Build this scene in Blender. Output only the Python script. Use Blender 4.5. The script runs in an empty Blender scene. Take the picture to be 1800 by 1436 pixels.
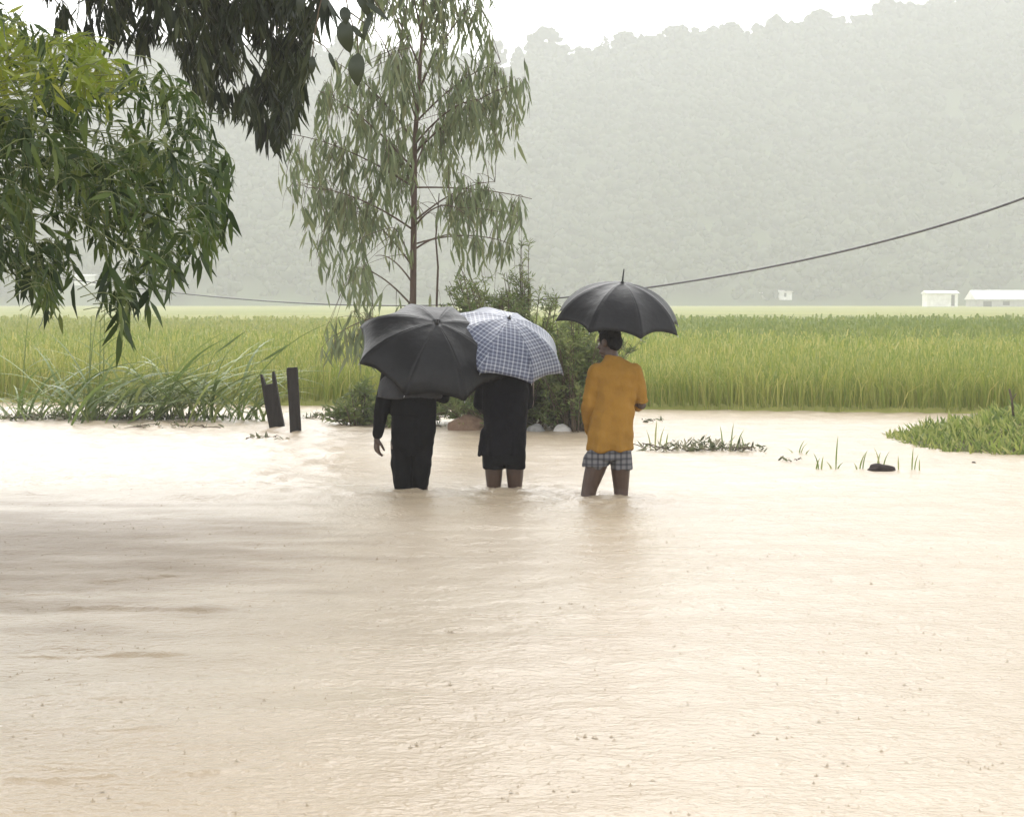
import bpy, bmesh, math, random
import numpy as np
from mathutils import Vector, Matrix, noise
PI = math.pi
rnd = random.Random(11)
nrs = np.random.default_rng(5)
sc = bpy.context.scene
COL = sc.collection

# ------------------------------------------------------------------ camera
F, CX, CY, HZ, CAMZ = 3375.0, 900.0, 718.0, 530.0, 1.51
AL = math.atan((CY - HZ) / F)
CA, SA = math.cos(AL), math.sin(AL)
CAM = Vector((0, 0, CAMZ))
cd = bpy.data.cameras.new('camera')
cam = bpy.data.objects.new('camera', cd)
COL.objects.link(cam)
cam.location = CAM
cam.rotation_euler = (PI / 2 - AL, 0, 0)
cd.sensor_width = 36.0
cd.sensor_fit = 'HORIZONTAL'
cd.lens = 36.0 * F / 1800.0
cd.clip_start = 0.1
cd.clip_end = 5000
sc.camera = cam


def ray(px, py):
    x, y = (px - CX) / F, (CY - py) / F
    return Vector((x, CA + y * SA, -SA + y * CA))


def at(px, py, Y):
    d = ray(px, py)
    return CAM + d * (Y / d.y)


def gnd(px, py, z=0.0):
    d = ray(px, py)
    return CAM + d * ((z - CAMZ) / d.z)


def proj(p):
    d = Vector(p) - CAM
    f = d.y * CA - d.z * SA
    u = d.y * SA + d.z * CA
    return CX + F * d.x / f, CY - F * u / f


def inpoly(x, y, P):
    c = False
    j = len(P) - 1
    for i in range(len(P)):
        xi, yi = P[i]
        xj, yj = P[j]
        if (yi > y) != (yj > y) and x < (xj - xi) * (y - yi) / (yj - yi) + xi:
            c = not c
        j = i
    return c


def U(a, b):
    return rnd.uniform(a, b)


# ------------------------------------------------------------------ materials
def newmat(name):
    m = bpy.data.materials.new(name)
    m.use_nodes = True
    nt = m.node_tree
    b = nt.nodes['Principled BSDF']
    return m, nt, b


def ramp(nt, fac, cols):
    r = nt.nodes.new('ShaderNodeValToRGB')
    while len(r.color_ramp.elements) < len(cols):
        r.color_ramp.elements.new(0.5)
    for e, (p, c) in zip(r.color_ramp.elements, cols):
        e.position = p
        e.color = (*c, 1)
    nt.links.new(fac, r.inputs[0])
    return r.outputs[0]


def nz(nt, scale, detail=4, rough=.55, coord='Object', stretch=(1, 1, 1)):
    tc = nt.nodes.new('ShaderNodeTexCoord')
    mp = nt.nodes.new('ShaderNodeMapping')
    mp.inputs['Scale'].default_value = stretch
    n = nt.nodes.new('ShaderNodeTexNoise')
    n.inputs['Scale'].default_value = scale
    n.inputs['Detail'].default_value = detail
    n.inputs['Roughness'].default_value = rough
    nt.links.new(tc.outputs[coord], mp.inputs[0])
    nt.links.new(mp.outputs[0], n.inputs['Vector'])
    return n.outputs['Fac']


def bump(nt, b, h, strength, dist, prev=None):
    bn = nt.nodes.new('ShaderNodeBump')
    bn.inputs['Strength'].default_value = strength
    bn.inputs['Distance'].default_value = dist
    nt.links.new(h, bn.inputs['Height'])
    if prev is not None:
        nt.links.new(prev, bn.inputs['Normal'])
    if b is not None:
        nt.links.new(bn.outputs[0], b.inputs['Normal'])
    return bn.outputs[0]


def leafmat(name, cols, trans=.3, rough=.45, spec=.4):
    """leaf tint comes from a random value stored per leaf"""
    m, nt, b = newmat(name)
    a = nt.nodes.new('ShaderNodeAttribute')
    a.attribute_name = 'tint'
    k = len(cols)
    c = ramp(nt, a.outputs['Fac'], [(i / max(1, k - 1), q) for i, q in enumerate(cols)])
    nt.links.new(c, b.inputs['Base Color'])
    b.inputs['Roughness'].default_value = rough
    b.inputs['Specular IOR Level'].default_value = spec
    t = nt.nodes.new('ShaderNodeBsdfTranslucent')
    nt.links.new(c, t.inputs[0])
    mx = nt.nodes.new('ShaderNodeMixShader')
    mx.inputs[0].default_value = trans
    nt.links.new(b.outputs[0], mx.inputs[1])
    nt.links.new(t.outputs[0], mx.inputs[2])
    nt.links.new(mx.outputs[0], nt.nodes['Material Output'].inputs[0])
    return m


def plain(name, c1, c2, scale=8, rough=.7, bs=.4, bd=.01, spec=.4, stretch=(1, 1, 1)):
    m, nt, b = newmat(name)
    n = nz(nt, scale, 6, .6, stretch=stretch)
    nt.links.new(ramp(nt, n, [(.3, c1), (.7, c2)]), b.inputs['Base Color'])
    b.inputs['Roughness'].default_value = rough
    b.inputs['Specular IOR Level'].default_value = spec
    bump(nt, b, n, bs, bd)
    return m


# ------------------------------------------------------------------ mesh builder
class MB:
    def __init__(s):
        s.v, s.f, s.t = [], [], []

    def add(s, vs, fs, t=.5):
        b = len(s.v)
        s.v += [tuple(q) for q in vs]
        s.f += [tuple(i + b for i in q) for q in fs]
        s.t += [t] * len(vs)

    def leaf(s, p, d, n, L, W, t, curl=.15):
        p, d = Vector(p), Vector(d).normalized()
        sd = d.cross(n)
        if sd.length < 1e-4:
            sd = d.cross(Vector((.3, 1, .2)))
        sd.normalize()
        up = sd.cross(d)
        a = p + d * L * .28 - up * L * curl * .1
        c = p + d * L * .62 - up * L * curl * .42
        e = p + d * L - up * L * curl
        fold = up * W * .18
        s.add([p, a - sd * W * .46 + fold, a + sd * W * .46 + fold, c - sd * W * .38 + fold, c + sd * W * .38 + fold, e],
              [(0, 2, 1), (1, 2, 4, 3), (3, 4, 5)], t)

    def tube(s, pts, radii, sides=6, t=.5, cap=True):
        pts = [Vector(p) for p in pts]
        n = len(pts)
        if not hasattr(radii, '__len__'):
            radii = [radii] * n
        vs, fs = [], []
        prev = None
        for i, p in enumerate(pts):
            d = (pts[min(i + 1, n - 1)] - pts[max(i - 1, 0)])
            if d.length < 1e-9:
                d = Vector((0, 0, 1))
            d.normalize()
            if prev is None:
                q = d.cross(Vector((0, 0, 1)))
                if q.length < .05:
                    q = d.cross(Vector((0, 1, 0)))
            else:
                q = prev - d * prev.dot(d)
            q.normalize()
            prev = q
            w = d.cross(q)
            for k in range(sides):
                a = 2 * PI * k / sides
                vs.append(p + (q * math.cos(a) + w * math.sin(a)) * radii[i])
        for i in range(n - 1):
            for k in range(sides):
                k2 = (k + 1) % sides
                fs.append((i * sides + k, i * sides + k2, (i + 1) * sides + k2, (i + 1) * sides + k))
        if cap:
            fs.append(tuple(reversed(range(sides))))
            fs.append(tuple((n - 1) * sides + k for k in range(sides)))
        s.add(vs, fs, t)

    def limb(s, pts, radii, sides=14):
        """tapered tube with round ends (for bodies)"""
        pts = [Vector(p) for p in pts]
        d0 = (pts[0] - pts[1]).normalized()
        d1 = (pts[-1] - pts[-2]).normalized()
        P, Rr = [], []
        for a in (85, 60, 30):
            P.append(pts[0] + d0 * radii[0] * math.sin(math.radians(a)))
            Rr.append(radii[0] * math.cos(math.radians(a)))
        for i, p in enumerate(pts):
            P.append(p)
            Rr.append(radii[i])
        for a in (30, 60, 85):
            P.append(pts[-1] + d1 * radii[-1] * math.sin(math.radians(a)))
            Rr.append(radii[-1] * math.cos(math.radians(a)))
        s.tube(P, Rr, sides)

    def slices(s, L, sides=28, power=2.4):
        """stack of horizontal super-elliptic rings (cx, cy, z, rx, ry)"""
        vs, fs = [], []
        for cx, cy, z, rx, ry in L:
            for k in range(sides):
                a = 2 * PI * k / sides
                ca, sa = math.cos(a), math.sin(a)
                e = 2 / power
                vs.append((cx + rx * math.copysign(abs(ca) ** e, ca), cy + ry * math.copysign(abs(sa) ** e, sa), z))
        n = len(L)
        for i in range(n - 1):
            for k in range(sides):
                k2 = (k + 1) % sides
                fs.append((i * sides + k, i * sides + k2, (i + 1) * sides + k2, (i + 1) * sides + k))
        fs.append(tuple(reversed(range(sides))))
        fs.append(tuple((n - 1) * sides + k for k in range(sides)))
        s.add(vs, fs)

    def ball(s, c, r, M=None, seg=16, t=.5):
        if not hasattr(r, '__len__'):
            r = (r, r, r)
        vs, fs = [], []
        rings = seg // 2
        c = Vector(c)
        for i in range(1, rings):
            th = PI * i / rings
            for k in range(seg):
                a = 2 * PI * k / seg
                v = Vector((r[0] * math.sin(th) * math.cos(a), r[1] * math.sin(th) * math.sin(a), r[2] * math.cos(th)))
                vs.append(v + c)
        top, bot = len(vs), len(vs) + 1
        vs += [c + Vector((0, 0, r[2])), c - Vector((0, 0, r[2]))]
        for i in range(rings - 2):
            for k in range(seg):
                k2 = (k + 1) % seg
                fs.append((i * seg + k, (i + 1) * seg + k, (i + 1) * seg + k2, i * seg + k2))
        for k in range(seg):
            k2 = (k + 1) % seg
            fs.append((top, k, k2))
            b0 = (rings - 2) * seg
            fs.append((bot, b0 + k2, b0 + k))
        if M is not None:
            vs = [M @ v for v in vs]
        s.add(vs, fs, t)

    def box(s, lo, hi, t=.5):
        x0, y0, z0 = lo
        x1, y1, z1 = hi
        s.add([(x0, y0, z0), (x1, y0, z0), (x1, y1, z0), (x0, y1, z0), (x0, y0, z1), (x1, y0, z1), (x1, y1, z1), (x0, y1, z1)],
              [(3, 2, 1, 0), (4, 5, 6, 7), (0, 1, 5, 4), (1, 2, 6, 5), (2, 3, 7, 6), (3, 0, 4, 7)], t)

    def ribbon(s, pts, widths, side, t=.5):
        pts = [Vector(p) for p in pts]
        n = len(pts)
        vs = []
        for i, p in enumerate(pts):
            w = widths[i] if hasattr(widths, '__len__') else widths
            vs += [p - side * w * .5, p + side * w * .5]
        s.add(vs, [(2 * i, 2 * i + 1, 2 * i + 3, 2 * i + 2) for i in range(n - 1)], t)

    def mesh(s, name):
        me = bpy.data.meshes.new(name)
        me.from_pydata(s.v, [], s.f)
        at_ = me.attributes.new('tint', 'FLOAT', 'POINT')
        at_.data.foreach_set('value', np.array(s.t, dtype=np.float32))
        me.update()
        return me

    def build(s, name, mat, parent=None, smooth=True):
        me = s.mesh(name)
        if parent is not None:
            o_ = parent.matrix_basis.inverted()
            if parent.parent is not None:
                o_ = o_ @ parent.parent.matrix_basis.inverted()
            me.transform(o_)
        me.materials.append(mat)
        if smooth:
            me.polygons.foreach_set('use_smooth', [True] * len(me.polygons))
        o = bpy.data.objects.new(name, me)
        COL.objects.link(o)
        if parent is not None:
            o.parent = parent
        return o


def tag(o, label=None, cat=None, group=None, kind=None):
    if label:
        o['label'] = label
    if cat:
        o['category'] = cat
    if group:
        o['group'] = group
    if kind:
        o['kind'] = kind
    return o


def thing(name, loc, label, cat, group=None):
    o = bpy.data.objects.new(name, None)
    o.empty_display_size = .1
    COL.objects.link(o)
    o.location = loc
    o.matrix_basis = Matrix.Translation(Vector(loc))
    return tag(o, label, cat, group)


def solid(name, mb, mat, parent, voxel=.007, sm=4, disp=None):
    """one continuous skin grown over overlapping shapes"""
    me = mb.mesh('tmp')
    o = bpy.data.objects.new('tmp', me)
    COL.objects.link(o)
    r = o.modifiers.new('r', 'REMESH')
    r.mode = 'VOXEL'
    r.voxel_size = voxel
    q = o.modifiers.new('s', 'SMOOTH')
    q.iterations = sm
    q.factor = .5
    dg = bpy.context.evaluated_depsgraph_get()
    dg.update()
    m2 = bpy.data.meshes.new_from_object(o.evaluated_get(dg))
    bpy.data.objects.remove(o)
    bpy.data.meshes.remove(me)
    m2.name = name
    if disp:
        nn = [v.normal.copy() for v in m2.vertices]
        for v, n in zip(m2.vertices, nn):
            v.co = v.co + n * disp(v.co)
    if parent is not None:
        o_ = parent.matrix_basis.inverted()
        m2.transform(o_)
    m2.materials.clear()
    m2.materials.append(mat)
    m2.polygons.foreach_set('use_smooth', [True] * len(m2.polygons))
    ob = bpy.data.objects.new(name, m2)
    COL.objects.link(ob)
    if parent is not None:
        ob.parent = parent
    return ob


# ------------------------------------------------------------------ world and light
w = bpy.data.worlds.new('World')
sc.world = w
w.use_nodes = True
nt = w.node_tree
bg = nt.nodes['Background']
sky = nt.nodes.new('ShaderNodeTexSky')
sky.sky_type = 'NISHITA'
sky.sun_disc = False
SUN_EL, SUN_AZ = math.radians(49), math.radians(-15)
sky.sun_elevation = SUN_EL
sky.sun_rotation = SUN_AZ
sky.air_density = 1.0
sky.dust_density = 1.3
hs = nt.nodes.new('ShaderNodeHueSaturation')       # rain cloud: hardly any blue left in the sky
hs.inputs['Saturation'].default_value = .06
nt.links.new(sky.outputs[0], hs.inputs['Color'])
nt.links.new(hs.outputs[0], bg.inputs[0])
bg.inputs[1].default_value = .15
sd = bpy.data.lights.new('sun', 'SUN')
sd.energy = .8
sd.angle = math.radians(60)
sd.color = (1, .98, .95)
so = bpy.data.objects.new('sun', sd)
COL.objects.link(so)
dirv = Vector((math.sin(SUN_AZ) * math.cos(SUN_EL), math.cos(SUN_AZ) * math.cos(SUN_EL), math.sin(SUN_EL)))
so.rotation_euler = dirv.to_track_quat('Z', 'Y').to_euler()
so.location = (0, 0, 200)
vs_ = sc.view_settings
vs_.view_transform = 'Standard'
vs_.look = 'None'
vs_.exposure = 1.72
vs_.gamma = 1
sc.cycles.use_denoising = True
sc.cycles.max_bounces = 8
sc.cycles.transparent_max_bounces = 8
sc.cycles.volume_bounces = 3
sc.cycles.sample_clamp_indirect = 6

# ------------------------------------------------------------------ ground
EDGE0, EDGEK = 27.25, -.215          # the rice field begins at Y = EDGE0 + EDGEK * X


def lerp_tab(x, tab):
    for (a, va), (b, vb) in zip(tab, tab[1:]):
        if x <= b:
            if x <= a:
                return va
            k = (x - a) / (b - a)
            k = k * k * (3 - 2 * k)
            return va + (vb - va) * k
    return tab[-1][1]


# right-hand bank: grassy spit running out from the right
def bank_h(x, y):
    u = (x - 4.15) / 1.6
    if u <= 0:
        return -1
    lat = abs(y - (20.6 - .12 * (x - 4))) / (1.5 + .5 * min(u, 2))
    return (.34 + .09 * max(0, min(2.2, u - .4))) * min(1, u) ** .6 * max(0, 1 - lat ** 2) - .06


def gz(x, y):
    e = y - (EDGE0 + EDGEK * x)
    base = lerp_tab(e, [(-9, -.45), (-3, -.18), (-.35, -.16), (.06, .05), (6, .05), (120, .1), (400, .4)])
    return base


ax = sorted(set([round(v, 3) for v in list(np.arange(-12, 12.01, .4)) + list(np.arange(-440, 441, 20))]))
ay = sorted(set([round(v, 3) for v in list(np.arange(-28, 5, 4)) + list(np.arange(4, 36, .3)) + list(np.arange(36, 100, 4)) + list(np.arange(100, 841, 20))]))
mb = MB()
mb.v = [(x, y, gz(x, y)) for y in ay for x in ax]
nx = len(ax)
mb.f = [(j * nx + i, j * nx + i + 1, (j + 1) * nx + i + 1, (j + 1) * nx + i) for j in range(len(ay) - 1) for i in range(nx - 1)]
mb.t = [.5] * len(mb.v)
m, nt, b = newmat('field_soil')
n1 = nz(nt, .05, 3, .5, stretch=(.35, 1.6, 1))
n2 = nz(nt, 3, 6, .6)
c1 = ramp(nt, n1, [(.35, (.17, .2, .05)), (.5, (.28, .27, .08)), (.68, (.13, .18, .045))])
mx = nt.nodes.new('ShaderNodeMix')
mx.data_type = 'RGBA'
mx.blend_type = 'MULTIPLY'
mx.inputs[0].default_value = .6
nt.links.new(c1, mx.inputs[6])
nt.links.new(ramp(nt, n2, [(.3, (.6, .6, .55)), (.7, (1, 1, 1))]), mx.inputs[7])
nt.links.new(mx.outputs[2], b.inputs['Base Color'])
b.inputs['Roughness'].default_value = .95
b.inputs['Specular IOR Level'].default_value = .1
g = mb.build('ground', m)
tag(g, 'flat land under the flood, green fields running back to the hill', 'ground', kind='structure')

# ------------------------------------------------------------------ flood water
LEGS = []          # (x, y) where a leg comes out of the water


def px_leg(px, py):
    p = gnd(px, py)
    LEGS.append((p.x, p.y))
    return p


for q in ((708, 862), (738, 862), (868, 857), (904, 857), (1032, 870), (1092, 870), (487, 752), (519, 759)):
    px_leg(*q)

fx = list(np.arange(-9.5, 9.51, .05))
wx = [-420, -200, -90, -45, -25, -15] + fx + [15, 25, 45, 90, 200, 420]
fy = list(np.arange(4.0, 10.0, .02)) + list(np.arange(10.0, 16.0, .03)) + list(np.arange(16.0, 29.2, .06))
wy = [-28, -10, -3, 0, 2, 3.2] + fy
X, Y = np.meshgrid(np.array(wx), np.array(wy))
Zw = np.zeros_like(X)
core = np.clip((10 - np.abs(X)) / 2, 0, 1) * np.clip((Y - 3.5) / 1.5, 0, 1) * np.clip((29 - Y) / 2, 0, 1)
# rain-pocked chop: many short waves in all directions, mostly rolling towards the lens
for k in range(90):
    wl = math.exp(nrs.uniform(math.log(.13), math.log(.75)))
    th = nrs.normal(PI / 2, .95)
    ph = nrs.uniform(0, 2 * PI)
    amp = .00048 * (wl / .4) ** .8
    sel = 1 + 2.4 * np.clip((Y - 15.2) / .8, 0, 1) * np.clip((-X - .3) / 2, 0.15, 1)
    warp = .25 * np.sin(X * 1.3 + ph) + .2 * np.sin(Y * .9 + 2 * ph)
    Zw += amp * sel * np.sin(2 * PI / wl * (X * math.cos(th) + Y * math.sin(th)) + ph + warp)
# low ridges where the current slides over the edge of the sunken road
for (pa, pb, a_, s_) in (((0, 868), (430, 878), .022, .16), ((120, 880), (640, 872), .016, .13), ((600, 872), (800, 866), .024, .12),
                         ((700, 880), (960, 872), .016, .1), ((800, 868), (1010, 866), .018, .11), ((980, 884), (1190, 882), .02, .1),
                         ((380, 862), (620, 858), .014, .1), ((1000, 878), (1330, 890), .01, .1),
                         ((130, 1024), (330, 1010), .016, .045), ((70, 1068), (420, 1072), .018, .045), ((0, 1155), (330, 1150), .014, .035),
                         ((180, 1284), (300, 1282), .013, .032), ((0, 1372), (220, 1362), .014, .032), ((260, 1362), (450, 1352), .012, .03),
                         ((0, 1105), (90, 1120), .014, .045), ((480, 1345), (620, 1332), .007, .03), ((540, 1092), (730, 1090), .007, .035), ((0, 1040), (120, 1046), .013, .045),
                         ((380, 1002), (470, 1000), .01, .04), ((200, 1150), (330, 1152), .012, .03), ((60, 1230), (220, 1226), .007, .03)):
    A, B = gnd(*pa), gnd(*pb)
    dx, dy = B.x - A.x, B.y - A.y
    L2 = dx * dx + dy * dy
    tt = ((X - A.x) * dx + (Y - A.y) * dy) / L2
    wob = .05 * np.sin(tt * 11 + a_ * 900) + .025 * np.sin(tt * 29 + a_ * 300) + .012 * np.sin(tt * 71 + a_ * 700)
    dist = ((X - A.x) * dy - (Y - A.y) * dx) / math.sqrt(L2) + wob * min(1, s_ * 9)
    mask = np.exp(-np.clip(np.abs(tt - .5) - .38, 0, 9) ** 2 / .01)
    hk = 1.5 if A.y > 13.4 else .95
    Zw += hk * a_ * mask * np.exp(-(dist / s_) ** 2) * (.8 + .2 * np.sin(tt * 31 + a_ * 500))
for (lx, ly) in LEGS:
    r = np.sqrt((X - lx) ** 2 + ((Y - ly) * 1.0) ** 2)
    Zw += .026 * np.exp(-r / .26) * np.cos(2 * PI * r / .21) * np.clip(r / .05, 0, 1)
Zw *= core
verts = np.stack([X, Y, Zw], -1).reshape(-1, 3)
ny_, nx_ = X.shape
idx = np.arange(ny_ * nx_).reshape(ny_, nx_)
quads = np.stack([idx[:-1, :-1], idx[:-1, 1:], idx[1:, 1:], idx[1:, :-1]], -1).reshape(-1, 4)


def np_mesh(name, verts, quads, mat, tint=None, smooth=True):
    me = bpy.data.meshes.new(name)
    k = quads.shape[1]
    me.vertices.add(len(verts))
    me.vertices.foreach_set('co', verts.astype(np.float32).ravel())
    me.loops.add(quads.size)
    me.loops.foreach_set('vertex_index', quads.astype(np.int32).ravel())
    me.polygons.add(len(quads))
    me.polygons.foreach_set('loop_start', np.arange(0, quads.size, k, dtype=np.int32))
    me.polygons.foreach_set('loop_total', np.full(len(quads), k, dtype=np.int32))
    if smooth:
        me.polygons.foreach_set('use_smooth', np.ones(len(quads), dtype=bool))
    if tint is not None:
        a = me.attributes.new('tint', 'FLOAT', 'POINT')
        a.data.foreach_set('value', tint.astype(np.float32))
    me.update(calc_edges=True)
    me.validate()
    me.materials.append(mat)
    o = bpy.data.objects.new(name, me)
    COL.objects.link(o)
    return o


m, nt, b = newmat('muddy_water')
n0 = nz(nt, .35, 4, .6, stretch=(.5, 1.4, 1))
cc = ramp(nt, n0, [(.3, (.35, .275, .185)), (.55, (.4, .325, .23)), (.75, (.45, .375, .28))])
# brown patch on the left: the tree's dark reflection painted into the water colour
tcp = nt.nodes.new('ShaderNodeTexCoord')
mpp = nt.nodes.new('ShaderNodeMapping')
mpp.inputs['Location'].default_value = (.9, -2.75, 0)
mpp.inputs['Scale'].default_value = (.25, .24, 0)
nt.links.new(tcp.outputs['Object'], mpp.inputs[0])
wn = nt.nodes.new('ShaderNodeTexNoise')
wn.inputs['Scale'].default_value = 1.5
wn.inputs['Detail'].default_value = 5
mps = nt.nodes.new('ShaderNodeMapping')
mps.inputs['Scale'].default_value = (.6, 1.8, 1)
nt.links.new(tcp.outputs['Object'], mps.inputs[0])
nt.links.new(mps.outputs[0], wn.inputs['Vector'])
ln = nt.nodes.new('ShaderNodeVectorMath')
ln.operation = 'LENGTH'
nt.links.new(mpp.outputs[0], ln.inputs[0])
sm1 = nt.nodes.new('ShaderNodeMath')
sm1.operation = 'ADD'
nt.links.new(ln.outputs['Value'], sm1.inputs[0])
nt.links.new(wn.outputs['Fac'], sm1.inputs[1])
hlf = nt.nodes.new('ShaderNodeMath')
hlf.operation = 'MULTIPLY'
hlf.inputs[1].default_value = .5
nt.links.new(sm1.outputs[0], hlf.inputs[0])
dark_refl = ramp(nt, hlf.outputs[0], [(.36, (1, 1, 1)), (.5, (.72, .72, .72)), (.64, (.3, .3, .3)), (.86, (0, 0, 0))])
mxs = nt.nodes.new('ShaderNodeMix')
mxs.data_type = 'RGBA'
nt.links.new(dark_refl, mxs.inputs[0])
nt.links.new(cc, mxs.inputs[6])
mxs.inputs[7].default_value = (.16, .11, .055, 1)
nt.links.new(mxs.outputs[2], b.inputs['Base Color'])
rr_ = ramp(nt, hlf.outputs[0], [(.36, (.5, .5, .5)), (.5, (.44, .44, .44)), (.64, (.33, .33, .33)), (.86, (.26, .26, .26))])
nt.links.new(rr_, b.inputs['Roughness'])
b.inputs['IOR'].default_value = 1.33
b.inputs['Specular IOR Level'].default_value = .5
na = nz(nt, 5.5, 3, .6, stretch=(.7, 1.3, 1))
nb = nz(nt, 22, 3, .6, stretch=(.8, 1.2, 1))
p1 = bump(nt, None, na, .4, .03)
p2 = bump(nt, None, nb, .9, .014, p1)
# rings struck by raindrops
tc = nt.nodes.new('ShaderNodeTexCoord')
prev = p2
for sc_, off in ((7.0, 0.0), (11.0, 3.7)):
    mp = nt.nodes.new('ShaderNodeMapping')
    mp.inputs['Location'].default_value = (off, off * 1.7, 0)
    nt.links.new(tc.outputs['Object'], mp.inputs[0])
    vo = nt.nodes.new('ShaderNodeTexVoronoi')
    vo.voronoi_dimensions = '2D'
    vo.inputs['Scale'].default_value = sc_
    nt.links.new(mp.outputs[0], vo.inputs['Vector'])
    sp = nt.nodes.new('ShaderNodeSeparateColor')
    nt.links.new(vo.outputs['Color'], sp.inputs[0])

    def mth(op, a, c=None):
        q = nt.nodes.new('ShaderNodeMath')
        q.operation = op
        for i, z in enumerate((a, c)):
            if z is None:
                continue
            if isinstance(z, (int, float)):
                q.inputs[i].default_value = z
            else:
                nt.links.new(z, q.inputs[i])
        return q.outputs[0]
    rad = mth('MULTIPLY', sp.outputs[0], .42)
    d_ = mth('SUBTRACT', vo.outputs['Distance'], rad)
    d_ = mth('MULTIPLY', d_, 16.0)
    d_ = mth('MULTIPLY', d_, d_)
    ring = mth('POWER', 2.718, mth('MULTIPLY', d_, -1.0))
    amp_ = mth('MULTIPLY', ring, mth('SUBTRACT', 1.0, sp.outputs[0]))
    prev = bump(nt, None, amp_, .5, .006, prev)
nt.links.new(prev, b.inputs['Normal'])
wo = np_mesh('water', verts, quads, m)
tag(wo, 'muddy brown flood water pocked by rain, covering the road and the field edge', 'water', kind='structure')

# ------------------------------------------------------------------ rice fields
m_rice = leafmat('rice_leaf', [(.165, .23, .042), (.225, .275, .056), (.32, .335, .085), (.45, .41, .135)], trans=.35, rough=.55, spec=.25)
m_rice2 = leafmat('green_rice_leaf', [(.15, .2, .04), (.21, .25, .055), (.3, .31, .085)], trans=.35, rough=.55, spec=.25)


def blades(zones, hfun, tfun, xlim):
    V, Q, T = [], [], []
    base = 0
    for (e0, e1, dens, wid) in zones:
        ym = EDGE0 + e1
        half = xlim(ym)
        n = int((e1 - e0) * 2 * half * dens)
        x = nrs.uniform(-half, half, n)
        e = nrs.uniform(e0, e1, n)
        if dens > 60:          # planted in hills, a hand apart
            x = np.round(x / .16) * .16 + nrs.normal(0, .03, n)
            e = np.round(e / .2) * .2 + nrs.normal(0, .03, n)
            e = np.maximum(e, .02)
        y = EDGE0 + EDGEK * x + e
        keep = np.abs(x) < xlim(0) + .3 * y
        x, y, e = x[keep], y[keep], e[keep]
        n = len(x)
        h = hfun(x, y, e) * nrs.uniform(.6, 1.12, n)
        th = nrs.uniform(0, 2 * PI, n)
        lean = np.abs(nrs.normal(0, .36, n)) + .05
        wv = wid * nrs.uniform(.6, 1.3, n)
        z0 = np.full(n, .0)
        ldx, ldy = np.cos(th), np.sin(th)
        # the blade's flat turned at random but mostly seen broad
        sa = nrs.normal(0, .7, n)
        sx, sy = np.cos(sa), np.sin(sa)
        pts = []
        for (f, out, up, wf) in ((0, 0, 0, .7), (.55, .22, .58, 1.0), (.85, .62, .88, .8), (1, 1.05, .9, .12)):
            cx = x + ldx * lean * h * out
            cy = y + ldy * lean * h * out
            cz = z0 + h * up * (1 - .25 * lean * f)
            pts.append(np.stack([cx - sx * wv * wf / 2, cy - sy * wv * wf / 2, cz], -1))
            pts.append(np.stack([cx + sx * wv * wf / 2, cy + sy * wv * wf / 2, cz], -1))
        P = np.stack(pts, 1).reshape(-1, 3)
        b0 = base + np.arange(n) * 8
        q = np.stack([np.stack([b0 + 2 * k, b0 + 2 * k + 1, b0 + 2 * k + 3, b0 + 2 * k + 2], -1) for k in range(3)], 1).reshape(-1, 4)
        V.append(P)
        Q.append(q)
        T.append(np.repeat(tfun(x, y, n), 8))
        base += n * 8
    return np.concatenate(V), np.concatenate(Q), np.concatenate(T)


def wav(x, y):
    return np.sin(x * .9 + .3 * y) * .4 + np.sin(y * .55 - .4 * x + 1) * .4 + np.sin(x * .23 + 2) * .5


V, Q, T = blades([(.02, .5, 430, .0125), (.5, 4, 270, .0135), (4, 12, 130, .018), (12, 24, 42, .034), (24, 36, 12, .045)],
                 lambda x, y, e: .8 + .08 * wav(x, y) + .1 * np.clip(e / 1.5, 0, 1) - .12,
                 lambda x, y, n: np.clip(nrs.normal(.48, .24, n) + .1 * wav(x * .7, y * .7), 0, 1), lambda y: 5 + .28 * y)
tag(np_mesh('rice_crop', V, Q, m_rice, T, smooth=False), 'ripening yellow green rice standing in dense rows at the far side of the flood', 'rice crop', kind='stuff')
V, Q, T = blades([(23, 32, 8, .05), (30, 40, 22, .05), (40, 62, 12, .08), (62, 76, 4, .12), (76, 92, 1.2, .14)],
                 lambda x, y, e: .78 + .05 * wav(x, y) + .07 * np.clip((x + 2) / 6, -1, 1) * np.clip((e - 24) / 12, 0, 1) + .04 * np.clip((e - 24) / 20, 0, 1),
                 lambda x, y, n: np.clip(nrs.normal(.5, .25, n) + .15 * wav(x * .3, y * .3) - .05 * np.clip(x, -6, 6), 0, 1), lambda y: 5 + .28 * y)
tag(np_mesh('green_rice_crop', V, Q, m_rice2, T, smooth=False), 'darker green strip of rice behind the ripening field', 'rice crop', kind='stuff')

# ------------------------------------------------------------------ hill
RIDGE = [(-1500, 60), (0, 70), (300, 78), (520, 84), (620, 88), (760, 96), (850, 110), (885, 118), (905, 96), (960, 92), (1010, 98), (1060, 92), (1120, 78), (1200, 66), (1300, 58),
         (1400, 44), (1500, 30), (1600, 14), (1800, -30), (2100, -70), (3500, -120)]


def ridge_py(px):
    for (a, va), (b, vb) in zip(RIDGE, RIDGE[1:]):
        if px <= b:
            return va + (vb - va) * max(0, (px - a) / (b - a))
    return RIDGE[-1][1]


YB, YR = 470.0, 740.0


def hill_z(x, y):
    px = CX + F * x / max(y, 1)
    s = max(0, min(1, (y - YB) / (YR - YB)))
    top = CAMZ + (HZ - ridge_py(px)) / F * YR - 4.5
    fold = 5 * math.sin(x * .045 + y * .01) + 3.5 * math.sin(x * .11 - y * .02)
    z = top * (s ** 1.12) + fold * s * (1 - s) * 2.2
    if y > YR:
        z = top - (y - YR) * .35
    return z - .8 * (1 - s) + .45


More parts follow.
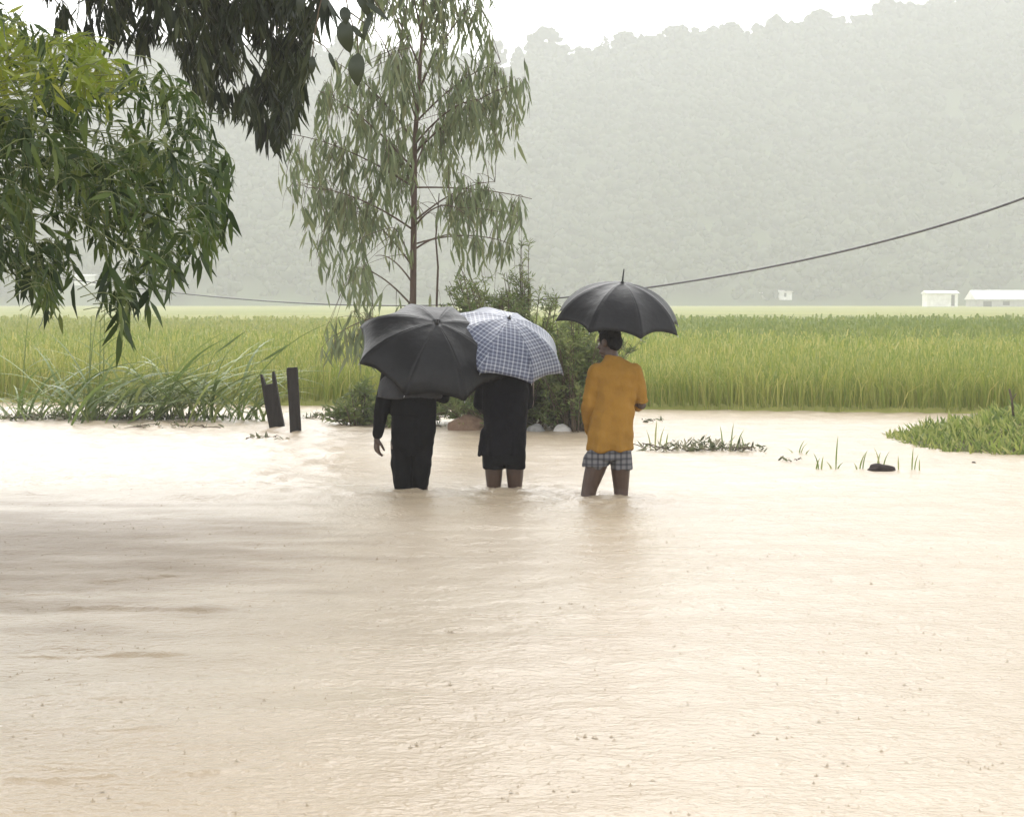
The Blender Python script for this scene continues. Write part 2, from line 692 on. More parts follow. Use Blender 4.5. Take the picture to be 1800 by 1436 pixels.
hx = list(np.arange(-430, 431, 10))
hy = list(np.arange(470, 831, 10))
mb = MB()
mb.v = [(x, y, hill_z(x, y)) for y in hy for x in hx]
nx = len(hx)
mb.f = [(j * nx + i, j * nx + i + 1, (j + 1) * nx + i + 1, (j + 1) * nx + i) for j in range(len(hy) - 1) for i in range(nx - 1)]
mb.t = [.5] * len(mb.v)
tag(mb.build('hill', plain('hill_scrub', (.045, .062, .024), (.056, .074, .028), .08, .95, .3, 1.0, .1)),
    'long wooded hill fading into the rain behind the fields', 'hill', kind='structure')

# unit lumpy crown pieces
ICO = {}
for sub in (1, 2):
    bm = bmesh.new()
    bmesh.ops.create_icosphere(bm, subdivisions=sub, radius=1)
    ICO[sub] = (np.array([v.co[:] for v in bm.verts]), np.array([[v.index for v in f.verts] for f in bm.faces]))
    bm.free()


def lumps(items, sub=1, jit=.22):
    """items: (x, y, z, r, tint) -> verts, tris, tint"""
    v0, f0 = ICO[sub]
    n, k = len(items), len(v0)
    A = np.array(items)
    sc3 = A[:, None, 3:4] * (1 + nrs.normal(0, jit, (n, k, 1))) * np.array([1, 1, .85])
    V = (A[:, None, :3] + v0[None] * sc3).reshape(-1, 3)
    Q = (f0[None] + (np.arange(n) * k)[:, None, None]).reshape(-1, 3)
    T = np.repeat(A[:, 4], k)
    return V, Q, T


m_forest = leafmat('forest_leaf', [(.042, .052, .03), (.052, .063, .035), (.062, .074, .04)], trans=.25, rough=.8, spec=.1)
items = []
for k in range(7000):
    x = U(-330, 330)
    y = YB + 8 + (YR + 6 - YB) * U(0, 1) ** 1.0
    if abs(x) > .33 * y + 25:
        continue
    if abs(x + 109.6) < 8 and y < 494:
        continue
    z = hill_z(x, y)
    r = U(2.4, 4.6)
    t = U(0, 1)
    for j in range(9):
        items.append((x + U(-1, 1) * r * .8, y + U(-1, 1) * r * .8, z + r * U(.2, 1.25), r * U(.22, .5), min(1, max(0, t + U(-.2, .2)))))
V, Q, T = lumps(items, 1, .32)
tag(np_mesh('forest', V, Q, m_forest, T, smooth=False), 'dense wood covering the far hillside in rain haze', 'forest', kind='stuff')
# trees that stand out along the skyline
m_bark = plain('dark_bark', (.05, .035, .025), (.1, .075, .055), 14, .9, .6, .02, .2)


def skyline_tree(px, py, wpx, hpx, label):
    p = at(px, py, YR)
    sc1 = F / YR
    wid, hgt = wpx / sc1, hpx / sc1
    base = Vector((p.x, YR, hill_z(p.x, YR) - .5))
    t = thing('hill_tree', base, label, 'tree', 'trees along the hill skyline')
    tr = MB()
    tr.tube([base, (p.x + wid * .04, YR, (base.z + p.z) / 2), (p.x, YR, p.z - hgt * .35)], [.32, .25, .12], 6)
    for s_ in (-1, 1):
        tr.tube([(p.x, YR, p.z - hgt * .75), (p.x + s_ * wid * .28, YR + s_, p.z - hgt * .4)], [.16, .07], 5)
    tr.build('trunk', m_bark, t)
    it = []
    for k in range(90):
        a, q = U(0, 2 * PI), U(0, 1) ** .5
        zz = U(0, 1)
        rr = math.sin(PI * (.12 + .8 * zz)) ** .7
        it.append((p.x + math.cos(a) * q * rr * wid * .42, YR + math.sin(a) * q * rr * wid * .42, p.z - hgt * (1 - zz) * .85 - wid * .04, wid * U(.06, .13), U(.2, .8)))
    V, Q, T = lumps(it, 1, .3)
    o = np_mesh('crown', V, Q, m_forest, T, smooth=False)
    o.data.transform(Matrix.Translation(-base))
    o.parent = t


for a in ((958, 52, 82, 62, 'big round-crowned tree at the low end of the ridge, beside the notch'),
          (868, 72, 58, 48, 'pale tree half hidden behind the slender drooping tree at the ridge notch'),
          (1064, 64, 18, 30, 'thin sapling alone on the skyline right of the big round crown'),
          (1100, 56, 56, 36, 'low crown on the skyline right of the thin sapling'),
          (1190, 46, 64, 32, 'spreading crown on the skyline above the black umbrella on the right'),
          (1362, 30, 46, 40, 'tall narrow crown in the middle of the ridge skyline'),
          (1285, 40, 50, 30, 'rounded crown just left of the tall narrow one on the ridge'),
          (1440, 20, 62, 36, 'wide crown just right of the tall narrow one on the ridge'),
          (1560, 0, 60, 34, 'crown where the ridge leaves the top of the picture'),
          (600, 66, 60, 40, 'faint ridge tree seen left of the slender tree trunk')):
    skyline_tree(*a)

# ------------------------------------------------------------------ far houses
m_white = plain('whitewash', (.6, .59, .55), (.82, .82, .79), 1.2, .8, .1, .01)
m_tin = plain('pale_tin_roof', (.6, .58, .55), (.86, .86, .85), .8, .5, .1, .01)
m_dark = plain('dark_opening', (.04, .04, .04), (.08, .075, .07), 2, .9, .1, .01)
m_greyw = plain('grey_wall', (.3, .3, .28), (.4, .4, .37), 1.2, .9, .1, .01)


def house(px0, px1, pyt, pyb, Y, label, wallm, roof_frac=.28, doors=(), depth=5.0, foot=2.5):
    a, c = at(px0, pyt, Y), at(px1, pyb, Y)
    x0, x1, z1, z0 = a.x, c.x, a.z, c.z
    t = thing('house', ((x0 + x1) / 2, Y, z0), label, 'house')
    hz = z0 + (z1 - z0) * (1 - roof_frac)
    mb = MB()
    mb.box((x0 + .25, Y, z0 - foot), (x1 - .25, Y + depth, hz))
    wl = mb.build('wall', wallm, t, smooth=False)
    mb = MB()
    mb.add([(x0, Y - .5, hz + .01), (x1, Y - .5, hz + .01), (x1, Y + depth + .4, hz + .01), (x0, Y + depth + .4, hz + .01),
            (x0, Y - .5, hz + .12), (x1, Y - .5, hz + .12), (x1, Y + depth * .5, z1), (x0, Y + depth * .5, z1),
            (x1, Y + depth + .4, hz + .12), (x0, Y + depth + .4, hz + .12)],
           [(3, 2, 1, 0), (0, 1, 5, 4), (4, 5, 6, 7), (7, 6, 8, 9), (2, 3, 9, 8), (1, 2, 8, 6, 5), (3, 0, 4, 7, 9)])
    mb.build('roof', m_tin, t, smooth=False)
    for (f0, f1, v0, v1) in doors:
        mb = MB()
        mb.box((x0 + (x1 - x0) * f0, Y - .06, z0 + (hz - z0) * v0), (x0 + (x1 - x0) * f1, Y - .004, z0 + (hz - z0) * v1))
        mb.build('door' if v0 == 0 else 'window', m_dark, t, smooth=False)
    return t


house(1628, 1686, 511, 538, 400, 'small whitewashed house on the right with a dark doorway near its right end', m_white, .2, ((.76, .86, 0, .9),))
house(1714, 1812, 510, 541, 400, 'long pale-roofed shed at the far right edge of the fields', m_greyw, .55, ((.15, .3, 0, .8), (.5, .62, .3, .8)), 9)
house(1368, 1394, 510, 522, 478, 'tiny white hut at the hill foot right of the black umbrella', m_white, .3, ((.4, .55, 0, .8),), 5, 1.2)
house(1340, 1352, 513, 522, 478, 'smaller dull grey shed left of the tiny white hut', m_greyw, .3, ((.35, .65, 0, .8),), 5, 1.2)
house(128, 168, 482, 494, 492, 'white hut glimpsed on the hill foot below the bamboo leaves', m_white, .3, ((.4, .52, 0, .8),))

# little crowns and jets thrown up where raindrops hit the water
V, Q = [], []
cnt = 0
while cnt < 2600:
    y = 4.8 + 15 * nrs.uniform() ** 1.3
    x = nrs.uniform(-.3, .3) * y
    r = nrs.uniform(.003, .0065)
    hgt = nrs.uniform(.0008, .0045) * (2 if cnt % 9 == 0 else 1)
    zb = -.002
    k0 = len(V)
    for (rr, zz) in ((1.5, 0), (1.05, .35), (.55, .18), (.3, .9), (.12, 1.0)):
        for a in range(6):
            t_ = a * PI / 3
            V.append((x + r * rr * math.cos(t_), y + r * rr * math.sin(t_), zb + (hgt + .002) * zz * (1 + .25 * math.sin(3 * t_ + cnt))))
    for i in range(4):
        for a in range(6):
            Q.append((k0 + i * 6 + a, k0 + i * 6 + (a + 1) % 6, k0 + (i + 1) * 6 + (a + 1) % 6, k0 + (i + 1) * 6 + a))
    cnt += 1
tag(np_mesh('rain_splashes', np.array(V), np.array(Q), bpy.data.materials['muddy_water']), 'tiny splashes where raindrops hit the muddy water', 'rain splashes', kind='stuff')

# ------------------------------------------------------------------ trees and plants
DOWN = Vector((0, 0, -1))
m_bamboo = leafmat('bamboo_leaf', [(.014, .03, .008), (.03, .054, .012), (.052, .088, .018), (.09, .13, .027), (.15, .18, .045)], .34, .42, .32)
m_young = leafmat('young_bamboo_leaf', [(.13, .19, .02), (.22, .27, .03), (.32, .33, .055)], .45, .4, .4)
m_darkleaf = leafmat('dark_tree_leaf', [(.007, .012, .005), (.015, .024, .008), (.032, .045, .014), (.08, .095, .034)], .22, .45, .25)
m_broad = leafmat('broad_leaf', [(.015, .022, .01), (.025, .035, .014)], .2, .4, .5)
m_euc = leafmat('drooping_leaf', [(.07, .095, .042), (.115, .15, .068), (.175, .21, .1), (.2, .21, .1)], .36, .4, .5)
m_shrub = leafmat('shrub_leaf', [(.06, .09, .03), (.11, .15, .046), (.17, .21, .068), (.24, .26, .1)], .38, .6, .3)
m_reed = leafmat('reed_blade', [(.085, .13, .03), (.14, .2, .05), (.22, .27, .08), (.32, .32, .13)], .3, .45, .4)
m_culm = plain('bamboo_culm', (.1, .13, .04), (.16, .18, .07), 9, .5, .2, .005, stretch=(1, 1, .2))
m_twig = plain('dry_twig', (.06, .045, .03), (.12, .09, .06), 20, .9, .5, .004)
m_bark2 = plain('dark_green_twig', (.02, .025, .012), (.04, .045, .02), 14, .9, .4, .01)
m_trunk = plain('reddish_bark', (.07, .05, .038), (.125, .09, .07), 16, .85, .6, .01, .2, (1, 1, .25))


def bez(a, b, c, n):
    return [a * (1 - t) ** 2 + b * 2 * t * (1 - t) + c * t * t for t in [i / n for i in range(n + 1)]]


# ---- bamboo on the left --------------------------------------------------------
BAM = [(-900, -300), (-60, 0), (0, 20), (50, 55), (90, 80), (150, 72), (190, 95), (225, 135), (270, 150), (330, 160), (372, 215), (385, 260), (418, 300), (410, 385), (398, 440), (372, 470),
       (345, 450), (320, 500), (295, 545), (250, 520), (222, 600), (205, 560), (190, 470), (130, 470), (105, 560), (78, 560), (45, 500), (0, 505), (-200, 560), (-900, 700)]
YOUNG = [(-200, 20), (0, 30), (90, 82), (150, 75), (200, 105), (228, 150), (212, 215), (185, 190), (150, 175), (100, 190), (0, 205), (-200, 240)]
BGAP = [[(62, 345), (82, 350), (112, 395), (95, 440), (60, 400)], [(0, 390), (25, 400), (20, 430), (0, 425)], [(120, 420), (150, 400), (160, 440), (130, 455)]]
bam = thing('bamboo', (-4.3, 8.6, -.4), 'leafy bamboo hanging over the water on the left, yellow green at its upper side', 'bamboo')
culms = [((-4.5, 8.4, -.4), (-4.6, 8.3, 2.6), (-3.0, 8.0, 3.0), .03), ((-4.2, 8.9, -.4), (-4.1, 8.8, 3.4), (-2.75, 8.5, 2.9), .028), ((-4.35, 8.7, -.4), (-4.4, 8.6, 2.0), (-2.7, 8.2, 2.2), .025)]
cpts = []
for a, b_, c, r in culms:
    P = bez(Vector(a), Vector(b_), Vector(c), 26)
    mb = MB()
    rr = []
    for i in range(27):
        rr.append(r * (1 - .8 * i / 26) * (1.12 if i % 3 == 0 else 1))
    mb.tube(P, rr, 8)
    mb.build('culm', m_culm, bam)
    cpts += P[9:]
fol, yng, twg = MB(), MB(), MB()
made = 0
tries = 0
NB = 980
while made < NB and tries < 30000:
    tries += 1
    px, py = U(-330, 420), U(10, 620)
    if px < -60 and U(0, 1) < .6:
        continue
    if not inpoly(px, py, BAM):
        continue
    if any(inpoly(px, py, gp) for gp in BGAP):
        continue
    Y = 8.2 + U(-1.0, 1.0)
    tip = at(px, py, Y)
    clump = noise.noise(Vector((tip.x * 3.4, tip.y * 1.5, tip.z * 3.4)))
    if clump < -.2 and py > 140:
        continue
    isy = inpoly(px, py, YOUNG) and U(0, 1) < .93
    # twig reaches the point from up and left, then droops
    L = U(.16, .34)
    d0 = Vector((U(.3, 1), U(-.5, .5), U(.1, .6) if isy else U(-.2, .45)))
    d0.normalize()
    st = tip - d0 * L * .6 + Vector((0, 0, L * .35))
    P = bez(st, st + d0 * L * .6 + Vector((0, 0, .04)), tip, 6)
    twg.tube(P, [.0018, .0018, .0016, .0014, .0014, .0012, .001], 4, .5)
    if made % 9 == 0:
        near = min(cpts, key=lambda q: (q - st).length)
        mid = (near + st) * .5 + Vector((0, 0, .12))
        twg.tube(bez(near, mid, st, 8), [.0045 - .0003 * i for i in range(9)], 5, .5)
    made += 1
    nl = rnd.randint(6, 10)
    tw = min(1, max(0, .5 + 1.3 * noise.noise(Vector((tip.x * 4 + 7, tip.y * 2, tip.z * 4))) + U(-.25, .25)))
    for k in range(nl):
        s = .25 + .75 * k / (nl - 1)
        i = min(5, int(s * 6))
        p = P[i].lerp(P[i + 1], s * 6 - i)
        sidev = Vector((U(-1, 1), U(-1, 1), 0))
        if k > nl - 4:
            d = (P[-1] - P[-2]).normalized() * .5 + DOWN * U(.3, 1) + sidev * .55
        else:
            d = DOWN * U(-.1, 1.1) + sidev * 1.0 + Vector((.35, 0, 0))
        if isy:
            d = d + Vector((0, 0, U(.2, .8)))
        LL = U(.06, .118)
        e = p + d.normalized() * LL
        ex, ey = proj(e)
        if ex > -40 and not inpoly(ex, ey, BAM) and U(0, 1) < .8:
            continue
        tgt = yng if isy else fol
        tgt.leaf(p, d, Vector((U(-1, 1), U(-1, 1), U(.2, 1))), LL, LL * U(.17, .24), min(1, max(0, tw * .6 + U(0, .4))), U(.05, .3))
# hanging sprays along the lower edge
for (ax_, ay_, bx, by, cnt) in ((180, 440, 210, 605, 16), (250, 440, 262, 560, 12), (290, 430, 300, 520, 10), (60, 440, 82, 560, 7), (20, 430, 30, 515, 6), (330, 420, 352, 480, 7), (190, 430, 180, 520, 7),
                                (385, 250, 402, 330, 6), (110, 440, 130, 520, 5), (372, 330, 405, 410, 8), (48, 450, 52, 520, 5), (225, 470, 230, 560, 8)):
    Y = 7.9 + U(-.4, .4)
    A, B = at(ax_, ay_, Y), at(bx, by - 25, Y + U(-.1, .1))
    P = bez(A, A.lerp(B, .5) + Vector((.03, 0, .02)), B, 8)
    twg.tube(P, [.0028 - .0002 * i for i in range(9)], 4)
    for k in range(cnt):
        s = .15 + .85 * (k + 1) / cnt
        i = min(7, int(s * 8))
        p = P[i].lerp(P[i + 1], s * 8 - i)
        d = DOWN + Vector((U(-.75, .75), U(-.6, .6), 0)) * (1.0 if k < cnt - 1 else .2)
        LL = U(.09, .16)
        fol.leaf(p, d, Vector((U(-1, 1), -1 + U(-.6, .6), U(-.2, .5))), LL, LL * .2, U(0, .6), U(.05, .25))
fol.build('foliage', m_bamboo, bam)
yng.build('young_foliage', m_young, bam)
twg.build('twigs', m_culm, bam)

# ---- dark tree overhanging at the top left --------------------------------------
DRK = [(-1100, -1300), (350, -1500), (620, -900), (640, -200), (585, 0), (562, 20), (548, 85), (545, 180), (528, 220), (500, 250), (478, 272), (452, 235), (428, 205), (405, 218), (378, 205),
       (345, 185), (318, 120), (290, 60), (285, 105), (262, 120), (235, 95), (225, 40), (205, 85), (165, 70), (140, 45), (100, 55), (78, 20), (40, -40), (-1100, -200)]
DGAP = [[(60, -20), (130, -20), (128, 25), (95, 40), (60, 10)], [(270, 20), (285, 15), (300, 60), (285, 75)], [(505, 150), (530, 140), (520, 190), (508, 180)], [(232, 0), (275, 0), (275, 20), (245, 45), (225, 55)], [(240, 60), (280, 70), (300, 120), (260, 100)]]
dk = thing('dark_tree', (-8.6, 18.5, -.45), 'big dark drooping-leaved tree overhanging from the top left corner', 'tree')
tr = MB()
tp = [Vector(q) for q in ((-8.6, 18.5, -.5), (-8.4, 18.4, 1.2), (-8.5, 18.3, 3.2), (-8.0, 18.2, 5.2), (-7.4, 18.1, 7.2))]
tr.tube(tp, [.34, .28, .25, .2, .12], 10)
limbs = []
for a, b_, c, r in ((tp[2], (-7, 17.8, 4.8), (-3.2, 17.3, 4.6), .13), (tp[3], (-6, 17.6, 6.4), (-2.6, 17.2, 5.6), .12), (tp[2], (-7.5, 17, 4.6), (-5.2, 16.6, 4.4), .1), (tp[3], (-9, 18, 6.5), (-11, 18, 6.2), .11),
                     (tp[4], (-6, 18, 8.4), (-3.8, 17.8, 7.6), .09), (tp[3], (-7, 19, 6), (-4.4, 19.2, 5.2), .1)):
    P = bez(Vector(a), Vector(b_), Vector(c), 12)
    tr.tube(P, [r * (1 - .75 * i / 12) for i in range(13)], 8)
    limbs += P[3:]
fol, twg = MB(), MB()
made = tries = 0
while made < 1050 and tries < 60000:
    tries += 1
    vis = U(0, 1) < .55
    if vis:
        px, py = U(30, 600), U(-60, 262)
    else:
        px, py = U(-1100, 620), U(-1400, 60)
    if not inpoly(px, py, DRK) or any(inpoly(px, py, gp) for gp in DGAP):
        continue
    if vis and noise.noise(Vector((px * .02, py * .02, 3.3))) < -.28:
        continue
    Y = 17.4 + max(-1.6, min(1.6, rnd.gauss(0, .8)))
    p = at(px, py, Y)
    made += 1
    st = p + Vector((U(-.12, .12), U(-.1, .1), U(.1, .22)))
    twg.tube([st, st.lerp(p, .5) + Vector((.015, 0, .01)), p], [.006, .005, .003], 4)
    if made % 9 == 0:
        near = min(limbs, key=lambda q: (q - st).length)
        twg.tube(bez(near, near.lerp(st, .5) + Vector((0, 0, .2)), st, 6), [.02, .017, .014, .011, .009, .007, .006], 5)
    big = 1.0 if vis else 1.5
    tw = U(0, .7)
    for k in range(rnd.randint(11, 15)):
        q = st.lerp(p, U(.1, 1))
        d = DOWN * U(.55, 1.3) + Vector((U(-1, 1), U(-1, 1), 0)) * .5
        LL = U(.15, .29) * big
        e = q + d.normalized() * LL
        ex, ey = proj(e)
        if vis and (not inpoly(ex, ey, DRK)) and U(0, 1) < .8:
            continue
        fol.leaf(q, d, Vector((U(-1, 1), U(-1, 1), U(0, .5))), LL, LL * U(.11, .16), min(1, tw + U(0, .35)), U(.05, .25))
for (px, py0, ln) in ((465, 215, .3), (480, 225, .34), (470, 230, .3), (490, 215, .28), (510, 190, .3), (525, 150, .3), (415, 175, .28), (388, 170, .26), (455, 200, .32), (110, 25, .25), (160, 40, .28), (205, 50, .28), (250, 75, .28)):
    for k in range(9):
        q = at(px + U(-10, 10), py0 + U(-25, 10), 17 + U(-.3, .3))
        fol.leaf(q, DOWN + Vector((U(-.35, .35), U(-.3, .3), 0)), Vector((U(-1, 1), -1, U(-.2, .3))), ln * U(.6, 1.1), ln * .15, U(0, .8), .12)
# the part of its crown that reaches overhead, above the picture, and shades the water on the left
ovl = []
for a, b_, c in ((tp[3], Vector((-7, 15.5, 7.6)), Vector((-3.2, 11.5, 6.2))), (tp[3], Vector((-8.5, 15, 7.2)), Vector((-6.5, 10.5, 6.0))), (tp[4], Vector((-5.5, 16, 8.4)), Vector((-2.2, 14, 6.6)))):
    P = bez(Vector(a), b_, c, 14)
    tr.tube(P, [.13 - .007 * i for i in range(15)], 8)
    ovl += P[4:]
for k in range(3000):
    c = Vector((U(-9.5, -1.0), U(8.5, 18.5), U(4.9, 7.6)))
    if c.x > -2.2 and U(0, 1) < .5:
        continue
    if noise.noise(c * .6) < -.22:
        continue
    if k % 6 == 0:
        near = min(ovl, key=lambda q: (q - c).length)
        twg.tube(bez(near, near.lerp(c, .5) + Vector((0, 0, .2)), c, 5), [.02, .017, .014, .011, .009, .006], 5)
    for j in range(10):
        LL = U(.2, .36)
        fol.leaf(c + Vector((U(-.3, .3), U(-.3, .3), U(-.2, .2))), DOWN * U(.1, 1) + Vector((U(-1, 1), U(-1, 1), 0)), Vector((U(-1, 1), U(-1, 1), U(.3, 1.2))), LL, LL * U(.16, .22), U(0, 1), U(.05, .25))
tr.build('trunk', m_bark, dk)
fol.build('foliage', m_darkleaf, dk)
twg.build('twigs', m_bark2, dk)

# ---- broad-leaved twig hanging into view at the top --------------------------------
bt = at(600, -60, 6.0)
bl = thing('broad_leaf_branch', bt, 'few dark oval leaves on thin twigs hanging at the top, left of the slender tree', 'branch')
tw = MB()
root = at(470, -420, 6.3)
for pts in ([(600, -60), (612, 20), (628, 70), (630, 95)], [(580, -60), (560, 20), (552, 70), (549, 100)], [(610, -60), (585, -10), (583, 5)], [(612, 20), (640, 40), (655, 70)], [(600, -60), (635, -20), (640, 0)],
            [(640, -40), (660, 5), (675, 25)], [(552, 70), (570, 82), (580, 95)]):
    tw.tube([at(x, y, 6.0) for x, y in pts], [.0028] + [.002] * (len(pts) - 2) + [.0014], 5)
tw.tube(bez(root, at(560, -260, 6.1), at(600, -60, 6.0), 8), [.012 - .001 * i for i in range(9)], 6)
tw.build('twig', m_twig, bl)


def oval(x, y, lpx, wpx, ang, tint):
    p = at(x, y, 6.0 + U(-.06, .06))
    s_ = F / 6.0
    L, W = lpx / s_, wpx / s_
    d = Vector((math.sin(ang), U(-.15, .15), -math.cos(ang))).normalized()
    sdv = d.cross(Vector((U(-.3, .3), -1, 0))).normalized()
    up = sdv.cross(d)
    vs, fs = [], []
    N = 9
    for i in range(N + 1):
        t = i / N
        wv_ = W * .5 * math.sin(PI * (t ** .8)) ** .75
        c = p + d * L * t + up * L * .12 * math.sin(PI * t)
        vs += [c - sdv * wv_ + up * wv_ * .25, c, c + sdv * wv_ + up * wv_ * .25]
    for i in range(N):
        fs += [(3 * i, 3 * i + 1, 3 * i + 4, 3 * i + 3), (3 * i + 1, 3 * i + 2, 3 * i + 5, 3 * i + 4)]
    mb = MB()
    mb.add(vs, fs, tint)
    mb.build('leaf', m_broad, bl)


for a in ((630, 93, 58, 30, -.03, .9), (549, 98, 34, 13, -.05, .3), (606, 34, 60, 32, .15, .8), (533, -22, 50, 16, -.15, .2), (572, -12, 34, 13, -.05, .4), (605, 12, 32, 20, .1, .2), (622, -30, 75, 17, .45, .3),
          (642, 5, 55, 10, .9, .4), (655, 20, 55, 12, -.3, .5), (618, 45, 36, 10, .75, .5), (578, 92, 34, 8, .35, .5), (640, -20, 40, 12, .5, .2)):
    oval(*a)

# ---- slender drooping tree ---------------------------------------------------------
EUC = [(640, -260), (632, -20), (628, 40), (612, 75), (575, 110), (562, 150), (550, 205), (553, 255), (525, 240), (500, 222), (488, 255), (492, 310), (520, 355), (538, 400), (556, 430), (565, 495), (598, 500),
       (600, 545), (570, 575), (545, 620), (560, 645), (600, 640), (632, 640), (650, 600), (668, 540), (690, 560), (760, 545), (780, 500), (860, 480), (896, 470), (902, 415), (925, 388), (938, 352), (905, 338), (868, 330), (846, 305),
       (868, 278), (902, 232), (928, 195), (922, 100), (900, 112), (880, 118), (868, 80), (864, 0), (840, -260)]
EGAP = [[(735, 300), (770, 290), (785, 330), (765, 375), (738, 370)], [(575, 205), (620, 195), (628, 235), (590, 240)], [(735, 400), (790, 385), (800, 480), (745, 520), (735, 480)], [(640, 430), (715, 430), (715, 520), (660, 500)],
        [(750, 190), (775, 200), (760, 240), (742, 235)], [(640, 45), (700, 30), (705, 70), (660, 90)], [(500, 240), (505, 230), (550, 280), (548, 290)]]
TY = 23.7
euc = thing('slender_tree', at(727, 745, TY), 'tall slender tree with reddish trunk and drooping narrow leaves behind the umbrellas', 'tree')
tpts = [at(x, y, TY) for x, y in ((726, 760), (727, 640), (726, 540), (727, 430), (728, 330), (729, 250), (735, 170), (741, 80), (744, 0), (748, -110), (750, -230))]
tr = MB()
tr.tube(tpts, [.052, .046, .041, .038, .035, .031, .026, .021, .016, .011, .006], 10)
tr.build('trunk', m_trunk, euc)
brn, fol = MB(), MB()


def trunk_at(py):
    for a, b_ in zip(tpts, tpts[1:]):
        ya, yb = proj(a)[1], proj(b_)[1]
        if yb <= py <= ya:
            return a.lerp(b_, (ya - py) / (ya - yb))
    return tpts[-1]


bpts = []
for (ya, tx, ty, dy) in ((330, 500, 235, .3), (300, 560, 160, -.5), (405, 540, 330, -.7), (470, 600, 350, .6), (250, 590, 110, .7), (210, 650, 40, -.4), (390, 870, 320, .4), (270, 900, 150, -.5), (330, 935, 350, .6), (215, 880, 110, .6),
                          (160, 830, 10, -.6), (440, 830, 420, .8), (120, 650, -40, .4), (400, 800, 365, -.7), (540, 620, 470, .7), (560, 590, 590, -.5), (480, 690, 400, -.9), (350, 690, 250, 1.0), (300, 780, 200, 1.0), (100, 800, -60, .2),
                          (60, 690, -110, -.5), (20, 800, -130, .4), (500, 660, 450, 1.1), (430, 900, 430, .2), (255, 840, 175, -1.0), (195, 700, 90, -1.0)):
    A = trunk_at(ya)
    B = at(tx, ty, TY + dy * 1.1)
    M_ = A.lerp(B, .55) + Vector((0, 0, .22 if tx not in (935,) else .1))
    P = bez(A, M_, B, 12)
    brn.tube(P, [.011 * (1 - .8 * i / 12) + .002 for i in range(13)], 6)
    bpts += P[3:]
for (pts, r) in (([(764, 745), (766, 600), (768, 520), (770, 470), (766, 420), (772, 340)], .014),):
    P = [at(x, y, TY + .3) for x, y in pts]
    brn.tube(P, [r * 1.1, r * 1.05, r, r * .9, r * .7, r * .4], 6)
made = tries = 0
while made < 1350 and tries < 40000:
    tries += 1
    onb = U(0, 1) < .4
    if onb:
        S = rnd.choice(bpts) + Vector((U(-.1, .1), U(-.15, .15), U(-.06, .08)))
        px, py = proj(S)
    else:
        px, py = U(485, 945), U(-250, 640)
    if not inpoly(px, py, EUC) or any(inpoly(px, py, gp) for gp in EGAP):
        continue
    if 660 < px < 830 and 370 < py < 560 and U(0, 1) < .75:
        continue
    if not onb:
        S = at(px, py, TY + rnd.gauss(0, .55))
    near = min(bpts, key=lambda q: (q - S).length)
    if (near - S).length > .12 and made % 2 == 0:
        brn.tube(bez(near, near.lerp(S, .5) + Vector((0, 0, .06)), S, 5), [.0042, .004, .0035, .003, .0025, .002], 4)
    made += 1
    L = U(.14, .36)
    sw = Vector((U(-.3, .3), U(-.3, .3), 0)) + Vector((.12 if px > 730 else -.12, 0, 0))
    E = S + DOWN * L + sw * L
    P = bez(S, S + sw * L * .7 + Vector((0, 0, .02)), E, 6)
    brn.tube(P, [.003, .0028, .0025, .0022, .002, .0016, .0012], 4)
    nl = rnd.randint(3, 4)
    tw = U(0, .6)
    for k in range(nl):
        s = .1 + .9 * k / (nl - 1)
        i = min(5, int(s * 6))
        p = P[i].lerp(P[i + 1], s * 6 - i)
        d = DOWN + Vector((U(-.5, .5), U(-.5, .5), 0))
        LL = U(.15, .31)
        ex, ey = proj(p + d.normalized() * LL * .7)
        if not inpoly(ex, ey, EUC) and U(0, 1) < .75:
            continue
        if any(inpoly(ex, ey, gp) for gp in EGAP) and U(0, 1) < .85:
            continue
        fol.leaf(p, d, Vector((U(-1, 1), -1 + U(-.8, .8), U(-.2, .3))), LL, LL * U(.11, .16), min(1, tw + U(0, .4) + (.35 if U(0, 1) < .04 else 0)), U(-.15, .3))
brn.build('branches', m_trunk, euc)
fol.build('foliage', m_euc, euc)


